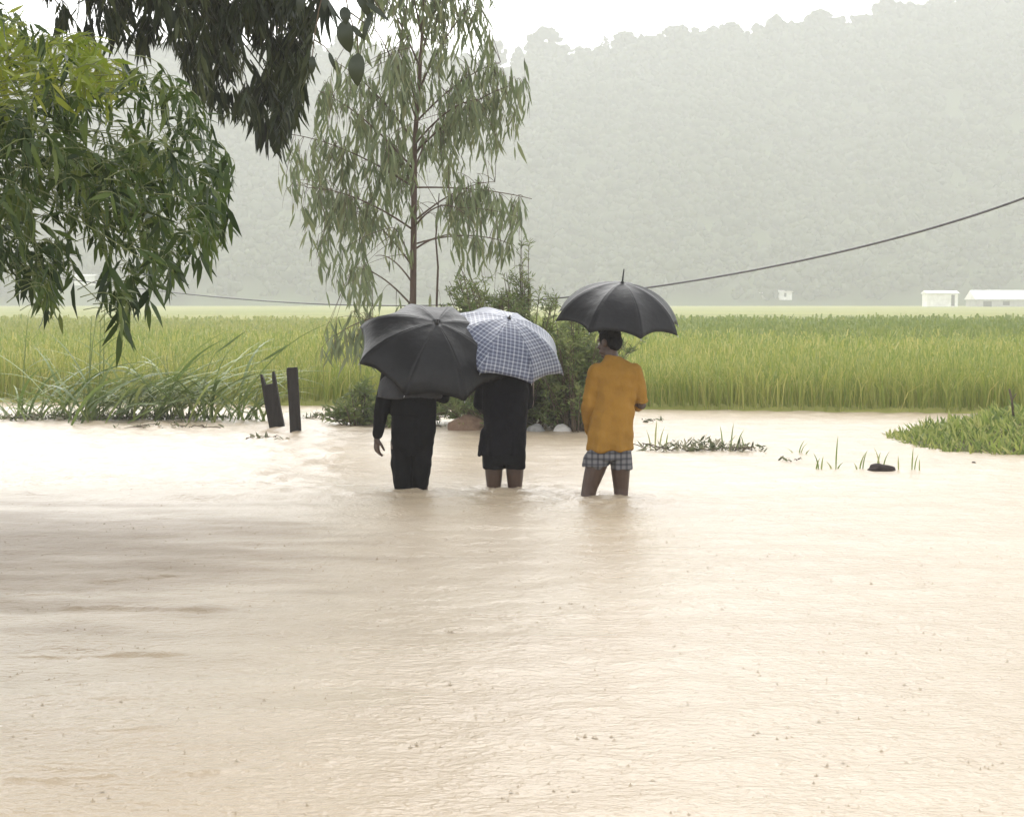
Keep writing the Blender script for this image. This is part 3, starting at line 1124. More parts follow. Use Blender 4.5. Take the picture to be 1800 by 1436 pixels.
# ---- shrubs at its foot --------------------------------------------------------------
def shrub(name, base_px, Yc, poly, nst, seed, label, cat, leafL=(.05, .1), lw=.26, dens=1.0, mat=None, up=.5, dspread=.5, rake=0.0):
    p0 = gnd(base_px[0], base_px[1], 0)
    p0 = Vector((p0.x, Yc, -.12))
    t = thing(name, p0, label, cat)
    st, fo = MB(), MB()
    xs = [q[0] for q in poly]
    ys = [q[1] for q in poly]
    made = tries = 0
    while made < nst and tries < 40000:
        tries += 1
        px, py = U(min(xs), max(xs)), U(min(ys), max(ys))
        if not inpoly(px, py, poly):
            continue
        T_ = at(px, py, Yc + rnd.gauss(0, dspread))
        bx = p0.x + (T_.x - p0.x) * U(.1, .5)
        if T_.z < .1:
            T_.z = .1
        B = Vector((bx, Yc + (T_.y - Yc) * .5, -.12))
        made += 1
        P = bez(B, B.lerp(T_, .6) + Vector((0, 0, (T_.z + .12) * .22)), T_, 9)
        st.tube(P, [.009 * (1 - .8 * i / 9) + .0012 for i in range(10)], 5)
        tw = U(0, .65)
        nt_ = int(rnd.randint(7, 10) * dens)
        for k in range(nt_):
            s = U(.3, 1)
            i = min(8, int(s * 9))
            p = P[i].lerp(P[i + 1], s * 9 - i)
            dd = Vector((U(-1, 1) + rake, U(-1, 1), U(-.1, 1) * up * 2)).normalized()
            L = U(.1, .24)
            q1 = p + dd * L
            ex, ey = proj(q1)
            if not inpoly(ex, ey, poly) and U(0, 1) < .7:
                continue
            st.tube([p, p + dd * L * .5 + Vector((0, 0, .012)), q1], [.0025, .002, .001], 4)
            for j in range(rnd.randint(8, 12)):
                s2 = .15 + .85 * j / 10
                c = p.lerp(q1, min(1, s2))
                ld = dd * U(.3, .9) + Vector((U(-1, 1), U(-1, 1), U(-.5, .7)))
                LL = U(*leafL)
                fo.leaf(c, ld, Vector((U(-1, 1), U(-1, 1), U(.1, 1))), LL, LL * lw, min(1, max(0, tw + U(-.1, .4))), U(0, .25))
    st.build('stems', m_twig, t)
    fo.build('foliage', mat or m_shrub, t)
    return t


shrub('shrub', (900, 752), 23.3, [(775, 752), (770, 690), (765, 600), (772, 530), (790, 490), (815, 465), (850, 480), (880, 500), (905, 520), (940, 540), (985, 560), (1010, 600), (1035, 640), (1042, 752)],
      240, 1, 'dense bushy shrub behind the middle and mustard-shirted waders', 'shrub', (.05, .1), .24, 1.1)
shrub('feathery_shrub', (925, 750), 23.8, [(800, 600), (788, 520), (805, 462), (840, 470), (872, 505), (896, 455), (914, 415), (932, 418), (928, 470), (945, 500), (985, 515), (1000, 545), (975, 590), (930, 620), (860, 640)],
      105, 2, 'tall feathery shrub with a thin plume rising beside the slender tree', 'shrub', (.05, .09), .16, 1.1, None, .9, .15)
shrub('leafy_bush', (1010, 753), 22.6, [(950, 752), (945, 640), (965, 570), (1000, 545), (1040, 560), (1062, 590), (1110, 598), (1150, 592), (1160, 600), (1100, 625), (1060, 660), (1050, 752)],
      120, 3, 'paler leafy bush between the plaid umbrella and the mustard shirt', 'shrub', (.05, .1), .3, 1.0, None, .5, .3, .4)
shrub('weed_bush', (640, 740), 23.6, [(575, 740), (585, 705), (610, 690), (640, 665), (660, 690), (700, 700), (760, 690), (800, 700), (800, 750), (700, 750), (600, 745)],
      60, 4, 'low dark weeds at the foot of the slender tree, left of the waders', 'shrub', (.05, .11), .3, 1.0, None, .4, .3)


# ---- reeds on the left ------------------------------------------------------------------
def blade(mb, pts, w, t, sidev=None):
    n = len(pts)
    ws = [w * (.55 + .45 * min(1, i / (n * .3))) * (1 - max(0, (i / (n - 1) - .45) / .55) ** 1.4 * .93) for i in range(n)]
    d = (pts[-1] - pts[0])
    sd_ = sidev or Vector((U(-.4, .4), U(-.6, .6), 1)).cross(d).normalized()
    mb.ribbon(pts, ws, sd_, t)


def reeds(base_px, Yc, nbl, spread, label, hmax=1.0, lean=.0, tall=0, lenr=(.5, 1.2)):
    p0 = gnd(base_px, 735, 0)
    s_ = Yc / p0.y
    p0 = Vector((p0.x * s_, Yc, -.15))
    t = thing('reed_clump', p0, label, 'reeds', 'reed clumps along the flooded bank')
    mb, stm = MB(), MB()
    for k in range(int(nbl * 1.25)):
        b_ = p0 + Vector((rnd.gauss(0, spread), rnd.gauss(0, .3), 0))
        L = U(*lenr) * 1.55
        a = rnd.gauss(lean, .75)
        yy = rnd.gauss(0, .4)
        up = Vector((a * .55, yy * .4, 1)).normalized()
        mid = b_ + up * L * U(.55, .75) * hmax
        end = mid + Vector((a * 1.1 + (.25 if a > 0 else -.25), yy, U(-.55, .35))).normalized() * L * .6
        blade(mb, bez(b_, mid, end, 10), U(.022, .052), U(0, .8))
        if k % 6 == 0:
            stm = MB()
            stm.tube(bez(b_, b_.lerp(mid, .5), mid, 5), [.007, .0065, .006, .005, .004, .003], 5, U(.2, .8))
            stm.build('stalk', m_reed, t)
    for k in range(tall):
        b_ = p0 + Vector((rnd.gauss(0, .06), rnd.gauss(0, .1), 0))
        L = U(1.3, 1.65)
        a = U(.02, .22)
        mid = b_ + Vector((a * .3, 0, L * .6))
        end = b_ + Vector((a * 1.2, U(-.1, .1), L))
        P = bez(b_, mid, end, 9)
        stm = MB()
        stm.tube(P, [.011 - .0008 * i for i in range(10)], 5, .4)
        stm.build('stalk', m_reed, t)
        for s2 in (4, 6, 8, 9):
            q = P[s2]
            blade(mb, bez(q, q + Vector((U(.05, .2), 0, .22)), q + Vector((U(.2, .5), U(-.1, .1), U(.05, .3))), 7), .018, U(.1, .6))
    mb.build('blades', m_reed, t, smooth=False)
    return t


reeds(30, 24.6, 26, .16, 'sparse reeds with one thin upright stalk at the left edge of the picture', .85, .1, 1, (.4, .8))
reeds(120, 24.8, 46, .3, 'low tangled reeds left of the tall upright reed stalks', .8, .35, 0, (.5, 1.0))
reeds(160, 24.4, 40, .2, 'reed clump with a few tall upright stalks reaching into the bamboo leaves', .85, .45, 4, (.6, 1.1))
reeds(255, 24.7, 60, .3, 'arching reed clump right of the tall upright stalks', .95, .45, 0, (.6, 1.15))
reeds(345, 24.4, 50, .28, 'arching reed clump in the middle of the bank, its blades bent to the right', .95, .55, 0, (.6, 1.2))
reeds(420, 24.6, 22, .2, 'thin bent reeds beside the forked dark post', .75, .1, 0, (.5, .95))
# two long plumed blades
for (pts, lab) in (([(360, 735), (350, 660), (380, 620), (432, 582)], 'long reed with a dark blade-like head slanting up over the rice, left one'), ([(400, 735), (420, 660), (460, 635), (515, 602)], 'long reed with a dark blade-like head pointing at the forked post')):
    P = [at(x, y, 24.2) for x, y in pts]
    t = thing('plumed_reed', P[0], lab, 'reeds')
    C = bez(P[0], P[1], P[2], 8)
    mb = MB()
    mb.tube(C, [.008 - .0005 * i for i in range(9)], 5, .4)
    mb.build('stalk', m_reed, t)
    mb = MB()
    D = [P[2].lerp(P[3], i / 6) for i in range(7)]
    mb.ribbon(D, [.02, .04, .055, .06, .05, .03, .006], Vector((.3, .1, .6)).normalized(), .15)
    mb.ribbon(D, [.02, .03, .04, .04, .03, .02, .006], Vector((0, 1, .2)).normalized(), .1)
    mb.build('seed_head', m_reed, t, smooth=False)


# drifted litter and small leafy weeds along the reed bank
def litter(name, cx, cy, wpx, n, h, label, cat, leafy=.5, mat=None, twn=12):
    p = gnd(cx, cy)
    sc1 = F / p.y
    wd = wpx / sc1
    t = thing(name, (p.x, p.y, 0), label, cat)
    tw, lf = MB(), MB()
    for k in range(twn):
        a = Vector((p.x + U(-.5, .5) * wd, p.y + U(-.18, .18), U(.0, .025)))
        d = Vector((U(-1, 1), U(-.4, .4), U(-.05, .3) * (1 if h > .12 else .4)))
        L = U(.1, .3) * min(1, wd)
        tw.tube(bez(a, a + d * L * .5 + Vector((0, 0, .02)), a + d * L, 4), [.007, .006, .005, .004, .002], 5)
        if twn < 12:
            tw.build('twig', m_twig, t)
            tw = MB()
    for k in range(int(n * 1.2)):
        x = rnd.gauss(0, .27) * wd
        x = max(-.5 * wd, min(.5 * wd, x))
        a = Vector((p.x + x, p.y + rnd.gauss(0, .12), 0))
        hh = h * U(.2, 1) * (1.05 - abs(x) / wd * 1.4)
        a.z = U(0, hh) * .8
        LL = U(.03, .1)
        lf.leaf(a, Vector((U(-1, 1), U(-.6, .6), U(-.2, 1))), Vector((U(-1, 1), U(-1, 1), U(.1, 1))), LL, LL * U(.12, .4), U(0, 1), U(0, .3))
    if tw.v:
        tw.build('twigs', m_twig, t)
    if n:
        lf.build('leaves', mat or m_shrub, t)
    return t


m_litter = leafmat('soaked_litter', [(.04, .05, .025), (.09, .11, .05), (.16, .17, .09), (.32, .29, .22)], .25, .7, .3)
litter('weed_litter', 60, 738, 170, 260, .14, 'matted weeds and litter at the waterline on the far left', 'litter', mat=m_litter, twn=26)
litter('weed_litter', 220, 738, 160, 300, .16, 'matted weeds and litter under the tall reed stalks', 'litter', mat=m_litter, twn=30)
litter('weed_litter', 345, 737, 110, 140, .12, 'matted litter under the arching reeds near the dark posts', 'litter', mat=m_litter, twn=18)
litter('drift_branch', 300, 752, 190, 50, .05, 'thin drift branch floating just below the reeds', 'branch', mat=m_litter, twn=11)
litter('drift_twigs', 465, 772, 70, 26, .05, 'small raft of twigs floating in front of the forked post', 'twigs', mat=m_litter, twn=9)
litter('weed_litter', 575, 736, 130, 150, .16, 'scattered weeds at the waterline right of the dark posts', 'litter', mat=m_litter, twn=16)
litter('weed_litter', 900, 752, 300, 170, .1, 'litter along the waterline under the shrub behind the waders', 'litter', mat=m_litter, twn=26)
litter('floating_weeds', 1235, 792, 205, 300, .15, 'floating patch of dark weeds right of the mustard shirt', 'weeds', mat=m_litter, twn=26)
litter('drift_twigs', 1395, 812, 50, 6, .03, 'faint scrap of twigs on pale water right of the floating weeds', 'twigs', mat=m_litter, twn=3)
litter('drift_twigs', 1150, 741, 40, 8, .03, 'small dark scrap floating beside the mustard sleeve', 'twigs', mat=m_litter, twn=4)


def sprigs(name, cx, cy, specs, label, cat):
    p = gnd(cx, cy)
    sc1 = F / p.y
    t = thing(name, (p.x, p.y, -.05), label, cat)
    mb = MB()
    for (dx, hpx, lean) in specs:
        a = Vector((p.x + dx / sc1, p.y + U(-.05, .05), -.04))
        H = hpx / sc1 + .04
        e = a + Vector((lean * H, U(-.05, .05), H))
        blade(mb, bez(a, a + Vector((0, 0, H * .6)), e, 6), U(.012, .018), U(.2, 1), Vector((1, .2, 0)))
        mb.build('blade', m_reed, t, smooth=False)
        mb = MB()
    return t


sprigs('grass_sprig', 1152, 790, [(0, 55, .05), (-8, 35, -.2), (8, 40, .2), (18, 30, .1)], 'thin pale grass sticking up at the left end of the floating weeds', 'grass sprig')
sprigs('grass_sprig', 1285, 792, [(0, 50, .1), (-14, 44, -.1), (10, 38, .3), (-5, 30, .4), (22, 30, -.2)], 'dry grass tuft at the right end of the floating weeds', 'grass sprig')
sprigs('grass_sprig', 1440, 825, [(0, 30, -.3), (3, 24, .1), (-4, 20, .3)], 'tiny grass sprig left of the lone tall grass stem', 'grass sprig')
sprigs('grass_sprig', 1468, 824, [(0, 60, .03), (-6, 14, -.5), (5, 12, .5)], 'lone tall thin grass stem on the pale water', 'grass sprig')
sprigs('grass_sprig', 1512, 825, [(0, 30, .35), (5, 34, .2), (-6, 12, -.3)], 'bent grass sprig just left of the dark mound', 'grass sprig')
sprigs('grass_sprig', 1545, 822, [(0, 36, -.25), (-4, 28, .2), (6, 30, .3)], 'thin grass rising behind the dark mound', 'grass sprig')
sprigs('grass_sprig', 1602, 826, [(0, 40, .05), (6, 28, .15), (-24, 26, .0), (12, 20, .05)], 'grass sprig just right of the dark mound', 'grass sprig')
sprigs('bent_stick', 1405, 797, [(0, 24, .3), (3, 20, .45), (-8, 8, -.8), (10, 8, .5)], 'short bent dark stick standing in the pale water', 'stick')

# ---- grassy bank on the right -------------------------------------------------------------
m_bank = plain('bank_soil', (.07, .07, .03), (.11, .11, .045), 6, .95, .5, .03, .1)
bx_ = [3.6 + .12 * i for i in range(75)]
by_ = [18.2 + .12 * i for i in range(44)]
mb = MB()
mb.v = [(x, y, bank_h(x, y) + .02 * noise.noise(Vector((x * 3, y * 3, 0)))) for y in by_ for x in bx_]
nx = len(bx_)
ht = [v[2] for v in mb.v]
for j in range(len(by_) - 1):
    for i in range(nx - 1):
        q = (j * nx + i, j * nx + i + 1, (j + 1) * nx + i + 1, (j + 1) * nx + i)
        if max(ht[k] for k in q) > -.15:
            mb.f.append(q)
mb.t = [.5] * len(mb.v)
bk = tag(mb.build('bank', m_bank), 'low earth bank running out into the flood on the right', 'bank', kind='structure')
mb = MB()
for k in range(15000):
    x, y = U(3.7, 9.5), U(18.4, 23.2)
    h = bank_h(x, y)
    if h < -.03:
        continue
    a = Vector((x, y, h - .01))
    L = U(.05, .17) * (.6 + min(1, (x - 3.7) / 1.6) * .5)
    if noise.noise(Vector((x * 2.2, y * 2.2, 4))) > .15:
        L *= 1.35
    d = Vector((U(-1, 1), U(-1, .6), U(.35, 1.5)))
    mb.leaf(a, d, Vector((U(-1, 1), -1, U(0, 1))), L, L * U(.1, .24), U(0, 1), U(0, .5))
m_bgrass = leafmat('bank_grass_leaf', [(.1, .15, .03), (.18, .24, .05), (.28, .32, .08), (.38, .38, .13)], .4, .5, .3)
tag(mb.build('bank_grass', m_bgrass, smooth=False), 'tangled leafy grass covering the bank on the right', 'grass', kind='stuff')
p = at(1782, 712, 20.3)
t = thing('dark_stalk', p, 'short dark dead stalk sticking up from the grassy bank', 'stick')
mb = MB()
mb.tube([p - Vector((0, 0, .12)), p + Vector((-.02, 0, .05)), p + Vector((-.05, 0, .17))], [.014, .012, .01], 6)
mb.tube([p + Vector((-.02, 0, .05)), p + Vector((.03, .02, .12))], [.008, .004], 5)
mb.build('stalk', m_twig, t)

# ---- dark posts, stones ----------------------------------------------------------------------
m_post = plain('charred_wood', (.012, .01, .009), (.028, .024, .021), 30, .8, .7, .01, .25, (1, 1, .15))


def post(bx, by, tx, ty, wpx, label, fork=False):
    b_ = gnd(bx, by)
    sc1 = F / b_.y
    tp_ = at(tx, ty, b_.y + .03)
    wd = wpx / sc1
    t = thing('post', (b_.x, b_.y, -.3), label, 'post', 'dark posts standing in the flood')
    ax_ = (tp_ - b_).normalized()
    lo = b_ - ax_ * .35
    sx = Vector((1, 0, 0)) - ax_ * ax_.x
    sx.normalize()
    sy = ax_.cross(sx)
    mb = MB()
    L = (tp_ - lo).length

    def sect(z, half, cx=0.0, dp=None):
        dp = dp or half
        c = lo + ax_ * z + sx * cx
        return [c + sx * half * u + sy * dp * v for u, v in ((-1, -.8), (-.85, -1), (.85, -1), (1, -.8), (1, .8), (.85, 1), (-.85, 1), (-1, .8))]

    def prism(zs, halfs, cxs=None, dp=None, jag=0):
        vs, fs = [], []
        for i, z in enumerate(zs):
            vs += sect(z, halfs[i], cxs[i] if cxs else 0, dp)
        if jag:
            for i in range(8):
                vs[-8 + i] = vs[-8 + i] + ax_ * U(-jag, jag)
        n = len(zs)
        for i in range(n - 1):
            for k in range(8):
                k2 = (k + 1) % 8
                fs.append((i * 8 + k, i * 8 + k2, (i + 1) * 8 + k2, (i + 1) * 8 + k))
        fs += [tuple(reversed(range(8))), tuple((n - 1) * 8 + k for k in range(8))]
        mb.add(vs, fs)
    hw = wd / 2
    if fork:
        top = L * .86
        prism([0, L * .3, L * .6, top], [hw * .95, hw, hw * 1.0, hw * 1.0], [0, .004, -.004, 0], hw * .8, .012)
        mb.build('shaft', m_post, t, smooth=False)
        for s_, hh in ((-1, L * .99), (1, L * 1.0)):
            mb = MB()
            prism([top * .97, (top + hh) / 2, hh], [hw * .27, hw * .22, hw * .12], [s_ * hw * .72, s_ * hw * .78, s_ * hw * .84], hw * .7)
            mb.build('prong', m_post, t, smooth=False)
    else:
        prism([0, L * .3, L * .62, L * .97, L], [hw * 1.03, hw, hw * .97, hw, hw * .93], [0, .006, .002, -.004, -.004], hw * .9, .004)
        mb.build('shaft', m_post, t, smooth=False)


post(487, 751, 470, 655, 26, 'forked dark post leaning left, its top broken into two prongs', True)
post(519, 758, 514, 646, 19, 'plain upright dark post with a flat top, right of the forked one')


def rock(name, cx, cy, wpx, hpx, mat, label, cat, seed, dpt=.7):
    p = gnd(cx, cy)
    sc1 = F / p.y
    rx, rz = wpx / sc1 / 2, hpx / sc1
    bm = bmesh.new()
    bmesh.ops.create_icosphere(bm, subdivisions=4, radius=1)
    for v in bm.verts:
        n = noise.noise(v.co * 1.3 + Vector((seed, 0, 0))) * .22 + noise.noise(v.co * 4 + Vector((seed, 5, 0))) * .06
        c = v.co * (1 + n)
        v.co = Vector((c.x * rx, c.y * rx * dpt, c.z * rz))
    me = bpy.data.meshes.new(name)
    bm.to_mesh(me)
    bm.free()
    me.polygons.foreach_set('use_smooth', [True] * len(me.polygons))
    me.materials.append(mat)
    o = bpy.data.objects.new(name, me)
    COL.objects.link(o)
    o.location = (p.x, p.y + rx * dpt, -.01)
    tag(o, label, cat)


m_soil = plain('wet_soil', (.13, .08, .055), (.22, .15, .1), 14, .9, .6, .02, .2)
m_stone = plain('pale_stone', (.45, .43, .4), (.6, .58, .55), 12, .8, .4, .01, .2)
m_gstone = plain('grey_stone', (.2, .2, .19), (.3, .3, .29), 12, .8, .4, .01, .2)
m_peat = plain('dark_mound', (.02, .014, .012), (.045, .034, .03), 22, .9, .7, .01, .2)
rock('soil_mound', 824, 757, 84, 26, m_soil, 'brown heap of wet soil at the waterline between the first two waders', 'soil heap', 1)
rock('stone', 988, 759, 32, 14, m_stone, 'smooth white stone at the waterline left of the mustard shirt', 'stone', 4)
rock('stone', 942, 758, 34, 13, m_gstone, 'grey stone at the waterline just right of the black tunic', 'stone', 7)
rock('dark_mound', 1551, 828, 52, 14, m_peat, 'dark low mound breaking the pale water below the grassy bank', 'mound', 9)
rock('stone', 1712, 814, 9, 5, m_peat, 'tiny dark stone in the water below the grassy bank', 'stone', 2)
rock('stone', 627, 744, 14, 9, m_stone, 'small pale yellowish stone among the weeds left of the waders', 'stone', 12)

# ---- cable across the fields -------------------------------------------------------------------
ca, cb = at(-40, 470, 46), at(1900, 320, 15.6)
cpt = []
for (x, y, Yv) in ((-600, 360, 62), (-300, 425, 54), (-60, 468, 47), (20, 480, 45), (160, 501, 41.5), (330, 525, 37.5), (480, 538, 34), (580, 543, 31.8), (720, 546, 29), (860, 543, 26.3), (1000, 533, 24), (1150, 512, 21.6), (1300, 489, 19.7), (1450, 459, 18.2), (1600, 420, 17), (1700, 390, 16.3), (1800, 357, 15.8), (1900, 322, 15.3), (2050, 262, 14.6), (2300, 140, 13.6), (2650, -60, 12.6), (3100, -360, 11.6)):
    cpt.append(at(x, y, Yv))
# smooth it
for it in range(6):
    cpt = [cpt[0]] + [(cpt[i - 1] + cpt[i] * 2 + cpt[i + 1]) / 4 for i in range(1, len(cpt) - 1)] + [cpt[-1]]
fine = []
for i in range(len(cpt) - 1):
    p0_, p1_, p2_, p3_ = cpt[max(i - 1, 0)], cpt[i], cpt[i + 1], cpt[min(i + 2, len(cpt) - 1)]
    for k in range(6):
        u = k / 6
        fine.append(.5 * ((2 * p1_) + (p2_ - p0_) * u + (2 * p0_ - 5 * p1_ + 4 * p2_ - p3_) * u * u + (3 * p1_ - p0_ - 3 * p2_ + p3_) * u ** 3))
fine.append(cpt[-1])
mb = MB()
mb.tube(fine, [.0105] * len(fine), 8)
m_cable = plain('cable_sheath', (.09, .09, .095), (.13, .13, .135), 10, .6, .1, .001)
tag(mb.build('cable', m_cable), 'single grey cable sagging across the fields behind the waders', 'cable')

# ------------------------------------------------------------------ people
WD = .45            # depth of the water where they stand
m_skin = plain('brown_skin', (.043, .022, .013), (.062, .032, .019), 18, .45, .15, .004, .5)
m_hair = plain('black_hair', (.003, .003, .0032), (.007, .0065, .0065), 60, .7, .5, .004, .08)
m_eye = plain('eye_white', (.55, .53, .5), (.6, .58, .55), 5, .3, .05, .001)


def clothmat(name, c1, c2, scale=10, rough=.85, spec=.2, weave=240):
    m, nt, b = newmat(name)
    n = nz(nt, scale, 5, .6)
    nt.links.new(ramp(nt, n, [(.3, c1), (.7, c2)]), b.inputs['Base Color'])
    b.inputs['Roughness'].default_value = rough
    b.inputs['Specular IOR Level'].default_value = spec
    p = bump(nt, None, nz(nt, 26, 4, .55, stretch=(1, 1, .35)), .8, .016)
    bump(nt, b, nz(nt, weave, 2, .5), .25, .002, p)
    return m


m_blackcloth = clothmat('wet_black_cloth', (.003, .0033, .004), (.006, .0063, .0075), 8, .8, .07)
m_navy = clothmat('black_tunic_cloth', (.0028, .003, .0045), (.006, .0063, .0095), 8, .8, .07)
m_grey = clothmat('wet_grey_cloth', (.03, .03, .032), (.045, .045, .048), 9, .7, .15)
m_ochre = clothmat('mustard_shirt_cloth', (.225, .118, .02), (.3, .16, .03), 5, .85, .15)


def checkmat(name):
    m, nt, b = newmat(name)
    tc = nt.nodes.new('ShaderNodeTexCoord')
    cols = []
    for ang in (0, PI / 2):
        mp = nt.nodes.new('ShaderNodeMapping')
        mp.inputs['Rotation'].default_value = (0, ang, 0)
        nt.links.new(tc.outputs['Object'], mp.inputs[0])
        wv = nt.nodes.new('ShaderNodeTexWave')
        wv.inputs['Scale'].default_value = 7
        wv.inputs['Distortion'].default_value = .4
        nt.links.new(mp.outputs[0], wv.inputs[0])
        cols.append(ramp(nt, wv.outputs['Fac'], [(.55, (1, 1, 1)), (.8, (.45, .45, .5))]))
    mx = nt.nodes.new('ShaderNodeMix')
    mx.data_type = 'RGBA'
    mx.blend_type = 'MULTIPLY'
    mx.inputs[0].default_value = 1
    nt.links.new(cols[0], mx.inputs[6])
    nt.links.new(cols[1], mx.inputs[7])
    m2 = nt.nodes.new('ShaderNodeMix')
    m2.data_type = 'RGBA'
    m2.blend_type = 'MULTIPLY'
    m2.inputs[0].default_value = 1
    nt.links.new(mx.outputs[2], m2.inputs[6])
    m2.inputs[7].default_value = (.15, .15, .155, 1)
    nt.links.new(m2.outputs[2], b.inputs['Base Color'])
    b.inputs['Roughness'].default_value = .85
    bump(nt, b, nz(nt, 30, 4, .5), .4, .01)
    return m


m_check = checkmat('grey_check_cloth')


def hand(mb, wrist, d, pn, side, curl):
    """palm, four bent fingers and a thumb. d: pointing direction, pn: palm normal, side: +1 thumb to the right of d x pn"""
    wrist, d = Vector(wrist), Vector(d).normalized()
    pn = Vector(pn)
    pn = (pn - d * pn.dot(d)).normalized()
    s = d.cross(pn) * side
    mb.limb([wrist, wrist + d * .03], [.025, .026], 10)
    for q in (-.026, -.009, .009, .026):
        mb.limb([wrist + d * .02 + s * q * .7, wrist + d * .085 + s * q], [.014, .0125], 8)
    for q, L in ((.029, .07), (.010, .08), (-.010, .074), (-.028, .058)):
        p = wrist + d * .09 + s * q
        pts = [p]
        a = 0
        for k, f in enumerate((.45, .31, .24)):
            a += curl * (1, 1.15, .8)[k]
            p = p + (d * math.cos(a) + pn * math.sin(a)) * L * f
            pts.append(p)
        mb.limb(pts, [.0105, .0098, .009, .008], 8)
    p = wrist + d * .03 + s * .026
    p1 = p + (d * .6 + s * .75 + pn * .25).normalized() * .038
    p2 = p1 + (d * .9 + s * .2 + pn * .45).normalized() * .03
    p3 = p2 + (d * .85 - s * .1 + pn * .6).normalized() * .022
    mb.limb([p, p1, p2, p3], [.016, .0125, .0108, .009], 8)


def head(mb, hair, c, yaw, pitch, hair_top=.012):
    """face looks along +Y before turning"""
    M = Matrix.Translation(Vector(c)) @ Matrix.Rotation(yaw, 4, 'Z') @ Matrix.Rotation(pitch, 4, 'X')
    mb.ball((0, -.008, .03), (.074, .094, .09), M)
    mb.ball((0, .028, -.045), (.06, .066, .078), M)
    mb.ball((0, .062, -.1), (.03, .028, .024), M)
    mb.ball((0, .075, .022), (.055, .022, .014), M)
    for s_ in (-1, 1):
        mb.ball((s_ * .077, -.008, -.012), (.011, .024, .034), M)
        mb.ball((s_ * .034, .062, -.035), (.026, .026, .022), M)
        mb.ball((s_ * .05, .03, -.075), (.018, .045, .022), M)
    a, bq, e = M @ Vector((0, .088, .005)), M @ Vector((0, .112, -.034)), M @ Vector((0, .094, -.042))
    mb.limb([a, bq, e], [.009, .015, .014], 8)
    for z_ in (-.066, -.078):
        mb.ball((0, .088, z_), (.024, .012, .0075), M)
    hm = MB()
    hm.ball((0, -.016, .042), (.079, .096, .088), M)
    hm.ball((0, -.055, -.005), (.07, .058, .075), M)
    hm.ball((0, .03, .098), (.055, .06, .03), M)
    for s_ in (-1, 1):
        hm.ball((s_ * .066, .012, .03), (.016, .03, .05), M)
    eyes = []
    for s_ in (-1, 1):
        q = MB()
        q.ball((s_ * .031, .076, -.006), (.0125, .0115, .0095), M, 12)
        eyes.append(q)
    hair.append((hm, eyes))
    return M


def nv(p, s=1.0, o=0.0):
    return noise.noise(Vector((p[0] * s + o, p[1] * s, p[2] * s)))


def folds(hem_z, amp=.007, run=.35, seed=0.0, freq=22, ang=True):
    """cloth: long hanging folds, deeper towards the hem, and small cross creases"""
    def f(p):
        k = max(0, min(1, (hem_z + run - p.z) / run))
        a = nv((p.x * freq * .6, p.y * freq * .6, p.z * 2.2), 1, seed) * amp * (.35 + 1.1 * k)
        c = nv((p.x * 9, p.y * 9, p.z * 16 + p.x * 5), 1, seed + 5) * amp * .5
        return a + c
    return f


# canopy fabrics -------------------------------------------------------------
def fabric(name, c1, c2, rough=.45):
    m, nt, b = newmat(name)
    n = nz(nt, 5, 5, .6)
    nt.links.new(ramp(nt, n, [(.3, c1), (.7, c2)]), b.inputs['Base Color'])
    b.inputs['Roughness'].default_value = rough
    b.inputs['Specular IOR Level'].default_value = .2
    p = bump(nt, None, nz(nt, 9, 3, .5), .5, .02)
    bump(nt, b, nz(nt, 330, 1, .5), .15, .001, p)
    return m


m_umb = fabric('black_umbrella_cloth', (.009, .0094, .011), (.015, .0155, .0175), .45)
m_umb2 = fabric('wet_black_umbrella_cloth', (.006, .0063, .0075), (.013, .0135, .015), .42)
m_steel = plain('umbrella_steel', (.3, .3, .3), (.4, .4, .4), 20, .35, .1, .001)
m_steel.node_tree.nodes['Principled BSDF'].inputs['Metallic'].default_value = .9
m_blk = plain('black_plastic', (.01, .01, .01), (.02, .02, .02), 20, .4, .1, .001)


def plaidmat():
    m, nt, b = newmat('blue_plaid_cloth')
    uv = nt.nodes.new('ShaderNodeUVMap')
    uv.uv_map = 'cloth'
    sp = nt.nodes.new('ShaderNodeSeparateXYZ')
    nt.links.new(uv.outputs[0], sp.inputs[0])

    def stripes(sock, per, off, tab):
        a = nt.nodes.new('ShaderNodeMath')
        a.operation = 'MULTIPLY_ADD'
        nt.links.new(sock, a.inputs[0])
        a.inputs[1].default_value = 1 / per
        a.inputs[2].default_value = off
        f = nt.nodes.new('ShaderNodeMath')
        f.operation = 'FRACT'
        nt.links.new(a.outputs[0], f.inputs[0])
        r = nt.nodes.new('ShaderNodeValToRGB')
        r.color_ramp.interpolation = 'CONSTANT'
        while len(r.color_ramp.elements) < len(tab):
            r.color_ramp.elements.new(.5)
        for e, (p, c) in zip(r.color_ramp.elements, tab):
            e.position = p
            e.color = (*c, 1)
        nt.links.new(f.outputs[0], r.inputs[0])
        return r.outputs[0]
    navy, mid, wht = (.055, .064, .11), (.13, .152, .22), (.36, .385, .44)
    tab = [(0, wht), (.1, navy), (.42, mid), (.5, wht), (.56, mid), (.66, navy), (.93, wht)]
    u = stripes(sp.outputs[0], .07, .5, tab)
    v = stripes(sp.outputs[1], .07, .2, tab)
    mx = nt.nodes.new('ShaderNodeMix')
    mx.data_type = 'RGBA'
    mx.inputs[0].default_value = .5
    nt.links.new(u, mx.inputs[6])
    nt.links.new(v, mx.inputs[7])
    nt.links.new(mx.outputs[2], b.inputs['Base Color'])
    b.inputs['Roughness'].default_value = .38
    b.inputs['Specular IOR Level'].default_value = .5
    bump(nt, b, nz(nt, 9, 3, .5), .3, .02)
    return m


m_plaid = plaidmat()


